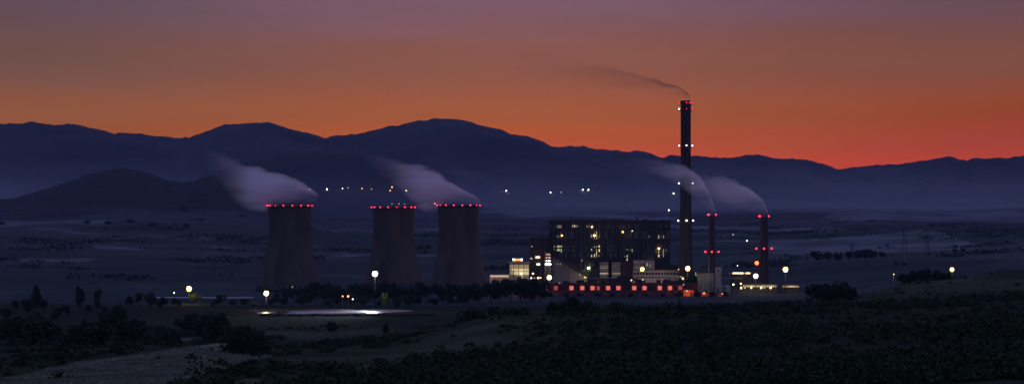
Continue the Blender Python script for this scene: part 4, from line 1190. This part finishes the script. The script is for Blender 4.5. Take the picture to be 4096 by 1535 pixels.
# left-hand trees
lx = [(20, 1232), (62, 1205), (118, 1196), (170, 1200), (226, 1228), (262, 1224), (352, 1226), (420, 1236), (470, 1222), (520, 1188), (560, 1176), (604, 1178), (650, 1186), (700, 1190), (716, 1196), (858, 1204), (884, 1184), (930, 1200), (978, 1196), (1020, 1204)]
for i, (px, yt) in enumerate(lx):
    d = 2120 + R.uniform(-120, 120) if px < 480 else 2380 + R.uniform(-60, 60)
    h = max(6, Z(yt + R.uniform(-4, 4), d) - gz(px, d))
    tree(px, d, h, 'round', ORD[i] + ' tree from the left edge in the dark wood left of the pond', R.uniform(.9, 1.35), 'wood left of the pond')
tree(140, 2190, 22, 'tall', 'slender tree rising above the wood at the far left', 1.0)
tree(321, 2230, 21, 'tall', 'poplar-like tree standing clear of the left-hand wood', 1.0, k=1)
tree(388, 2260, 18.5, 'tall', 'smaller slender tree right of the poplar-like one', .9, k=2)
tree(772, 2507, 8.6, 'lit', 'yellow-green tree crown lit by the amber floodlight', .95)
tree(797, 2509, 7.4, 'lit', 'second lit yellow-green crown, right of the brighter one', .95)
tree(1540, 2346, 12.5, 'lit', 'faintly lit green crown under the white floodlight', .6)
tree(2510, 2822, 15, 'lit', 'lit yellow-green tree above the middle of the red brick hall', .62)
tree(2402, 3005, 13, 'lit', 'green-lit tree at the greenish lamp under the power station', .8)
tree(2665, 2840, 15, 'round', 'dark tree between the pale gallery and the red brick hall', .9)
tree(2770, 2855, 18, 'round', 'dark tree below the yellow mast at the chimney base', .9)

# dark woods low on the left in front of the flat valley
wx = []
for i in range(34):
    px = 10 + i * 31 + R.uniform(-10, 10); d = 1500 + R.uniform(-160, 330)
    yt = 1300 - 40 * sin(i * .55) + R.uniform(-22, 12)
    h = min(15, max(6.5, Z(yt, d) - gz(px, d)))
    tree(px, d, h, 'round', ORD[i] + ' tree from the left in the dark wood behind the pale field', R.uniform(1.0, 1.5), 'wood behind the pale field')

# bushes one can tell apart
def bush(px, ybot, ytop, wpx, d, label, kind='bush', **kw):
    g = gz(px, d); h = max(2.0, Z(ytop, d) - g)
    w = wpx * d / F / (14 * h / 10.) if kind == 'bush' else wpx * d / F / (9 * h / 10.)
    return tree(px, d, h, kind, label, w, cat='bush' if kind == 'bush' else 'tree', **kw)


bush(3285, 1200, 1112, 150, 1480, 'left half of the big dark thicket on the right-hand slope', k=0)
bush(3375, 1200, 1106, 150, 1480, 'right half of the big dark thicket on the right-hand slope', k=1)
for i, (px, yt, w) in enumerate(((3618, 1080, 74), (3664, 1068, 76), (3706, 1064, 76), (3748, 1070, 74), (3782, 1080, 56))):
    bush(px, 1120, yt, w, 1900, ORD[i] + ' clump from the left in the hedge beside the lone yellow lamp', k=i % 4, group='hedge on the slope')
bush(1890, 1270, 1218, 130, 1480, 'left of three dark bushes on the knoll below the long shed', k=2)
bush(1975, 1270, 1212, 130, 1440, 'middle of three dark bushes on the knoll below the long shed', k=3)
bush(2060, 1260, 1208, 130, 1400, 'right of three dark bushes on the knoll below the long shed', k=0)
bush(2235, 1230, 1182, 110, 1360, 'bush on the brow below the left end of the red brick hall', k=1)
bush(2290, 1230, 1172, 120, 1340, 'highest bush on the brow below the red brick hall', k=2)
bush(2350, 1240, 1190, 110, 1330, 'bush right of the highest one on the brow', k=3)
bush(2470, 1225, 1186, 60, 1350, 'small lone bush on the brow below the middle of the hall', k=0)
bush(2590, 1245, 1214, 120, 1280, 'low wide bush on the brow below the right half of the hall', k=1)
bush(2720, 1255, 1222, 120, 1270, 'low bush on the brow below the tall chimney', k=2)
bush(2865, 1240, 1212, 90, 1300, 'rounded bush on the brow below the slim chimney', k=3)
bush(3040, 1235, 1208, 130, 1380, 'spreading bush on the brow below the workshop', k=0)
bush(3160, 1220, 1190, 90, 1420, 'bush on the brow just left of the big thicket', k=1)
bush(940, 1380, 1312, 130, 1120, 'left of two dark bushes above the right end of the pale field', k=2)
bush(1040, 1380, 1308, 130, 1130, 'right of two dark bushes above the right end of the pale field', k=3)
bush(1515, 1480, 1446, 60, 860, 'small round bush in front of the pale patch at bottom centre', k=0)
bush(58, 1450, 1412, 60, 1000, 'round bush at the left edge of the pale field', k=1)
bush(180, 1440, 1378, 130, 1130, 'broad bush behind the left part of the pale field', k=2)
bush(1010, 1500, 1432, 110, 860, 'dark bush right of the pale field crest', k=3)
bush(880, 1530, 1488, 160, 700, 'dark bush at the lower right edge of the pale field', k=0)
bush(1330, 1300, 1270, 50, 1700, 'small bush on the meadow below the pond', k=1)
bush(1545, 1300, 1282, 40, 1650, 'lone small bush on the meadow right of the pond', k=2)

for i, (px, yt) in enumerate(((2196, 1160), (2262, 1166), (2316, 1168), (2388, 1164), (2446, 1168), (2520, 1167), (2588, 1170), (2652, 1168), (2712, 1162), (2790, 1158), (2848, 1162), (2900, 1160))):
    d = 2762 + R.uniform(-14, 8); tree(px, d, max(2.4, Z(yt, d) - gz(px, d)), 'bush', ORD[i] + ' low bush from the left along the foot of the red brick hall', R.uniform(.7, 1.1), 'bushes along the red hall', cat='bush')
# hedgerow trees far behind
for i, (px, yt, d) in enumerate(((3262, 1008, 3900), (3310, 1010, 3900), (3352, 1012, 3900), (3398, 1008, 3900), (3440, 1000, 3880), (3468, 992, 3880), (3498, 1004, 3880), (3530, 1008, 3880), (3820, 996, 3960), (3852, 1000, 3960))):
    h = max(7, Z(yt, d) - gz(px, d)); tree(px, d, min(h, 15), 'round', ORD[i] + ' tree from the left in the hedgerow behind the lone yellow lamp', 1.3, 'far hedgerow')
for i, (px, yt, dd) in enumerate(((8, 880, 0), (352, 876, 0), (436, 878, 0), (520, 872, 0), (612, 886, 0), (745, 890, 0))):
    d = ray_ground(px, yt + 18); h = 18 * d / F
    tree(px, d, max(h, 9), 'bush', ORD[i] + ' dark copse from the left on the fields below the near hill', 1.5, 'copses on the fields', cat='copse', name='copse')


# ------------------------------------------------------------------ undergrowth nobody could count
def scatter(name, n, m, label, fn, size, quads, seed, wide=1.25, leaf=9.0):
    r = np.random.RandomState(seed); V = []
    tot = 0
    px, d, s = fn(r, n)
    h = height(px, d); x = (px - CX) / F * d
    k = len(px)
    c = np.stack([x, d, h], 1)
    # leaf clumps of each shrub
    off = r.normal(size=(k, quads, 3)); off /= np.linalg.norm(off, axis=2)[..., None] + 1e-6
    off *= (.35 + .65 * r.rand(k, quads, 1)) * s[:, None, None]
    off[..., 2] = np.abs(off[..., 2]) * .95
    off[..., :2] *= 1.25; off[..., 0] *= wide / 1.25
    cc = (c[:, None, :] + off).reshape(-1, 3)
    q = len(cc)
    u = r.normal(size=(q, 3)); u /= np.linalg.norm(u, axis=1)[:, None]
    t = np.cross(u, r.normal(size=(q, 3))); t /= np.linalg.norm(t, axis=1)[:, None]
    ss = (np.minimum(np.repeat(s, quads) * size, leaf) * (.6 + .8 * r.rand(q)))[:, None]
    co = np.stack([cc - u * ss, cc + t * ss * .6, cc + u * ss, cc - t * ss * .6], 1).reshape(-1, 3)
    me = bpy.data.meshes.new(name)
    me.vertices.add(len(co)); me.vertices.foreach_set('co', co.ravel())
    me.loops.add(q * 4); me.loops.foreach_set('vertex_index', np.arange(q * 4, dtype=np.int32))
    me.polygons.add(q); me.polygons.foreach_set('loop_start', np.arange(0, q * 4, 4, dtype=np.int32)); me.polygons.foreach_set('loop_total', np.full(q, 4, np.int32))
    me.update(calc_edges=True); me.materials.append(m)
    return tag(put(name, me), label, 'undergrowth', None, 'stuff')


def f_scrub(r, n):
    d = 520 + (1900 - 520) * r.rand(n * 3) ** 1.2; px = -250 + 4600 * r.rand(n * 3)
    x = (px - CX) / F * d; h = height(px, d); p = paleness(px, d, h); y = HY + (CZ - h) * F / d
    den = .42 + 1.1 * fbm(x / 70. + 2, d / 110. + 1, 4) + 1.5 * fbm(x / 210. + 12, d / 260. + 6, 2)
    right = np.clip((px - 1700) / 600, 0, 1)
    den = den * (.45 + .55 * right) + .26 * right; den = np.maximum(den, .22 * right)
    den = np.where((px > 3150) & (d > 1350), den * .12, den)
    keep = (r.rand(n * 3) < np.clip(den, 0, 1) * (1 - np.clip(p * 2.2, 0, 1)))
    px, d = px[keep][:n], d[keep][:n]
    x = (px - CX) / F * d
    s = (.7 + 3.4 * r.rand(len(px)) ** 3.0) * np.clip(1 + 1.6 * fbm(x / 120. + 5, d / 150., 2), .5, 1.7)
    return px, d, s


scatter('scrub', 10500, L_b, 'mass of dark scrub covering the near slopes', f_scrub, .30, 34, 5, leaf=.62)


def f_tall(r, n):
    d = 600 + 1250 * r.rand(n * 8); px = -250 + 4600 * r.rand(n * 8)
    x = (px - CX) / F * d; h = height(px, d); p = paleness(px, d, h)
    cl = fbm(x / 60. + 22, d / 90. + 14, 3)
    keep = (r.rand(n * 8) < np.clip((cl - .05) * 4, 0, 1) * (1 - np.clip(p * 3, 0, 1))) & ~((px > 3150) & (d > 1300))
    keep &= (px > 1500) | (d > 1000)
    px, d = px[keep][:n], d[keep][:n]
    return px, d, 1.8 + 2.6 * r.rand(len(px)) ** 1.5


scatter('tall_scrub', 620, L_a, 'taller dark thickets scattered through the near scrub', f_tall, .16, 150, 15, leaf=.5)


def f_grass(r, n):
    d = 640 + 420 * r.rand(n * 8); px = -200 + 1500 * r.rand(n * 8)
    h = height(px, d); p = paleness(px, d, h)
    keep = r.rand(n * 8) < np.clip((p - .35) * 2, 0, 1)
    px, d = px[keep][:n], d[keep][:n]
    return px, d, .18 + .32 * r.rand(len(px))


scatter('dry_grass', 7000, mat('dry grass', (.175, .175, .105), var=.3, scale=.05), 'tufts of dry grass on the pale field', f_grass, .55, 5, 6)


def f_woods(r, n):
    d = 3400 + 4200 * r.rand(n * 5); px = -300 + 4700 * r.rand(n * 5)
    x = (px - CX) / F * d; h = height(px, d); p = paleness(px, d, h)
    line = np.abs(((d + 90 * fbm(x / 300., d / 900., 2) + .25 * x) / 330.) % 1 - .5)           # hedge lines between the fields
    cop = fbm(x / 170. + 31, d / 260. + 4, 3)
    keep = r.rand(n * 5) < np.clip(np.where((line < .022) & (fbm(x / 240. + 3, d / 400., 2) > 0), .9, 0) + np.clip((cop - .30) * 9, 0, .95), 0, 1) * (1 - np.clip(p * 1.2, 0, .8))
    keep &= ~((d < 3900) & (px > 900) & (px < 3300))
    px, d = px[keep][:n], d[keep][:n]
    return px, d, 3.0 + 4.5 * r.rand(len(px)) ** 1.5


scatter('far_woods', 2600, leaf_mat('far leaves', (.030, .046, .034)), 'dark hedges and copses dotting the fields behind the works', f_woods, .42, 16, 12, wide=3.6)


def f_reed(r, n):
    d = 2140 + 60 * r.rand(n); px = 1040 + 700 * r.rand(n)
    return px, d, .5 + .9 * r.rand(n) ** 2


scatter('pond_reeds', 900, L_b, 'dark reeds and shrubs along the near pond bank', f_reed, .35, 14, 8)


# ------------------------------------------------------------------ steam and smoke
def plume(name, st, d, label, dens, col, aniso, depth, absorb=None, qprof=((0, 0), (.16, .5), (.4, .75), (.7, 1.0), (.84, .9), (.94, .4), (1, 0)), nscale=(.011, .08, .095), tilt=.45, namp=1.7, cat='steam', dd=0.0, tear=1.0):
    st = sorted(st, key=lambda s: -s[0])                       # from the stack (right) to the tail (left)
    x0, x1 = X(st[0][0], d), X(st[-1][0], d)
    zt = [Z(s[1], d) for s in st]; zb = [Z(s[2], d) for s in st]; zlo, zhi = min(zb) - 2, max(zt) + 2
    n = [(X(s[0], d) - x0) / (x1 - x0) for s in st]
    org = (x0, d, zlo)
    # hull: ellipses along the drift
    nn = np.linspace(0, 1, 28); T = np.interp(nn, n, zt); B = np.interp(nn, n, zb)
    hull = MB(); K = 20
    for q, tz, bz in zip(nn, T, B):
        for k in range(K):
            a = 2 * pi * k / K; hz = (tz - bz) / 2 * 1.06
            hull.v.append((q * (x1 - x0), cos(a) * (depth * (.45 + .55 * min(1, q * 3)) ) * 1.02, (tz + bz) / 2 - zlo + sin(a) * hz))
    for j in range(27):
        for k in range(K):
            a, b = j * K + k, j * K + (k + 1) % K; hull.f.append((a, b, b + K, a + K))
    hull.f.append(tuple(range(K - 1, -1, -1))); hull.f.append(tuple(range(27 * K, 28 * K)))
    hull.f = [tuple(reversed(q)) for q in hull.f]              # the drift runs towards -x: keep the faces outward
    m = bpy.data.materials.new(name); m.use_nodes = True; nt = m.node_tree; nt.nodes.clear(); N, L = nt.nodes.new, nt.links.new

    def mt(op, a, b=None, c=None, clamp=False):
        q = N('ShaderNodeMath'); q.operation = op; q.use_clamp = clamp
        for i, v in enumerate((a, b, c)):
            if v is None: continue
            if isinstance(v, (int, float)): q.inputs[i].default_value = v
            else: L(v, q.inputs[i])
        return q.outputs[0]

    def curve(fac, pts):
        q = N('ShaderNodeFloatCurve'); c = q.mapping.curves[0]
        pts = [(min(1, max(0, a)), min(1, max(0, b))) for a, b in pts]
        c.points[0].location = pts[0]; c.points[-1].location = pts[-1]
        for p_ in pts[1:-1]: c.points.new(*p_)
        for p_ in c.points: p_.handle_type = 'AUTO_CLAMPED'
        q.mapping.update(); L(fac, q.inputs['Value']); return q.outputs[0]
    tc = N('ShaderNodeTexCoord'); sp = N('ShaderNodeSeparateXYZ'); L(tc.outputs['Object'], sp.inputs[0])
    q = mt('DIVIDE', sp.outputs[0], x1 - x0, clamp=True)
    top = mt('MULTIPLY', curve(q, [(a, (z - zlo) / (zhi - zlo)) for a, z in zip(n, zt)]), zhi - zlo)
    bot = mt('MULTIPLY', curve(q, [(a, (z - zlo) / (zhi - zlo)) for a, z in zip(n, zb)]), zhi - zlo)
    den = curve(q, [(a, s[3] / 1.2) for a, s in zip(n, st)])
    mp2 = N('ShaderNodeMapping'); L(tc.outputs['Object'], mp2.inputs[0]); mp2.inputs['Rotation'].default_value = (0, tilt, 0); mp2.inputs['Scale'].default_value = tuple(k * tear for k in (.035, .075, .09))
    nz2 = N('ShaderNodeTexNoise'); L(mp2.outputs[0], nz2.inputs['Vector']); nz2.inputs['Scale'].default_value = 1; nz2.inputs['Detail'].default_value = 4
    warp = mt('MULTIPLY', mt('SUBTRACT', nz2.outputs[0], .5), .8)
    v = mt('DIVIDE', mt('SUBTRACT', sp.outputs[2], bot), mt('MAXIMUM', mt('SUBTRACT', top, bot), .5))
    v = mt('ADD', v, warp, clamp=True)
    pa = curve(v, ((0, 0), (.2, .10), (.5, .22), (.72, .62), (.86, 1.0), (.95, .55), (1, 0))); pb = curve(v, qprof)
    mx = mt('MULTIPLY', mt('SUBTRACT', q, .12), 2.6, clamp=True)
    prof = mt('ADD', mt('MULTIPLY', pa, mt('SUBTRACT', 1.0, mx)), mt('MULTIPLY', pb, mx))
    wy = mt('MULTIPLY', mt('MULTIPLY_ADD', mt('MINIMUM', mt('MULTIPLY', q, 3.0), 1.0), .55, .45), depth)
    yy = mt('DIVIDE', sp.outputs[1], wy)
    gy = mt('SUBTRACT', 1.0, mt('MULTIPLY', yy, yy), clamp=True)
    mp = N('ShaderNodeMapping'); L(tc.outputs['Object'], mp.inputs[0]); mp.inputs['Rotation'].default_value = (0, tilt, 0); mp.inputs['Scale'].default_value = nscale
    nz = N('ShaderNodeTexNoise'); L(mp.outputs[0], nz.inputs['Vector']); nz.inputs['Scale'].default_value = 1; nz.inputs['Detail'].default_value = 3
    nf = mt('MAXIMUM', mt('MULTIPLY_ADD', mt('SUBTRACT', nz.outputs[0], .5), namp * 2.4, 1.0), .08)
    total = mt('MULTIPLY', mt('MULTIPLY', mt('MULTIPLY', den, prof), mt('MULTIPLY', gy, nf)), dens * 1.2)
    pv = N('ShaderNodeVolumePrincipled'); L(total, pv.inputs['Density']); pv.inputs['Color'].default_value = (*col, 1); pv.inputs['Anisotropy'].default_value = aniso
    if absorb: pv.inputs['Absorption Color'].default_value = (*absorb, 1)
    out = N('ShaderNodeOutputMaterial'); L(pv.outputs[0], out.inputs['Volume'])
    o = hull.build(name, m, None, org)
    o.location = (x0, d + dd, zlo)
    return tag(o, label, cat, None, 'stuff')


STEAM = (1.0, .99, 1.0)
plume('steam_plume', [(1276, 782, 800, .2), (1250, 752, 817, .9), (1200, 724, 818, 1), (1150, 704, 818, .9), (1104, 690, 820, 1), (1066, 680, 845, 1.15), (1024, 664, 850, 1.1), (980, 650, 842, .5), (940, 632, 812, .20),
                      (890, 612, 750, .08), (840, 590, 700, .02), (800, 575, 680, 0)], 2950., 'pale steam streaming left from the leftmost cooling tower', .085, STEAM, .66, 22.)
plume('steam_plume', [(1920, 795, 818, .3), (1885, 772, 819, 1), (1840, 748, 818, 1), (1780, 710, 819, 1), (1742, 682, 848, 1.05), (1700, 664, 848, .95), (1660, 650, 820, .7), (1610, 640, 775, .32), (1560, 630, 735, .10), (1500, 612, 700, .025),
                      (1450, 600, 670, 0)], 2900., 'pale steam streaming left from the right-hand cooling tower', .078, STEAM, .66, 22.)
plume('steam_plume', [(2862, 842, 857, .9), (2850, 800, 852, 1), (2830, 750, 838, 1), (2800, 706, 815, .95), (2760, 672, 780, .8), (2720, 652, 752, .6), (2670, 640, 730, .36), (2610, 634, 705, .12), (2550, 627, 690, .03), (2500, 622, 680, 0)], 2950.,
      'grey steam drifting from the slim chimney across the tall one', .14, STEAM, .66, 11., qprof=((0, 0), (.2, .35), (.5, .8), (.78, 1.0), (.92, .5), (1, 0)), tilt=.7)
plume('steam_plume', [(3076, 842, 864, .9), (3055, 796, 862, 1), (3020, 762, 852, 1), (2980, 734, 842, .95), (2930, 712, 830, .75), (2880, 700, 818, .5), (2830, 694, 795, .26), (2770, 690, 772, .08), (2720, 686, 760, 0)], 2950.,
      'grey steam arching left from the stout chimney', .12, STEAM, .66, 12., tilt=.35, dd=14.)
plume('smoke_trail', [(2758, 380, 404, 1), (2740, 360, 400, 1), (2710, 344, 394, .9), (2660, 328, 384, .62), (2600, 308, 376, .30), (2500, 278, 362, .13), (2380, 245, 346, .06), (2200, 205, 330, .03), (2000, 175, 315, 0)], 3000.,
      'thin dark smoke blowing left from the tall chimney', .11, (.20, .15, .14), .0, 15., qprof=((0, 0), (.3, .8), (.6, 1), (.85, .6), (1, 0)), cat='smoke', tilt=.25)

# ------------------------------------------------------------------ evening air
hz = MB(); hz.box(-8700, 8700, -400, 20500, -8, 700)
hm = bpy.data.materials.new('evening haze'); hm.use_nodes = True; hm.node_tree.nodes.clear()
pv = hm.node_tree.nodes.new('ShaderNodeVolumePrincipled'); pv.inputs['Density'].default_value = HAZE
pv.inputs['Color'].default_value = (.52, .64, .98, 1); pv.inputs['Anisotropy'].default_value = 0.0
ho = hm.node_tree.nodes.new('ShaderNodeOutputMaterial'); hm.node_tree.links.new(pv.outputs[0], ho.inputs['Volume'])
tag(hz.build('haze', hm), 'thin blue evening haze over the whole valley', 'haze', None, 'stuff')
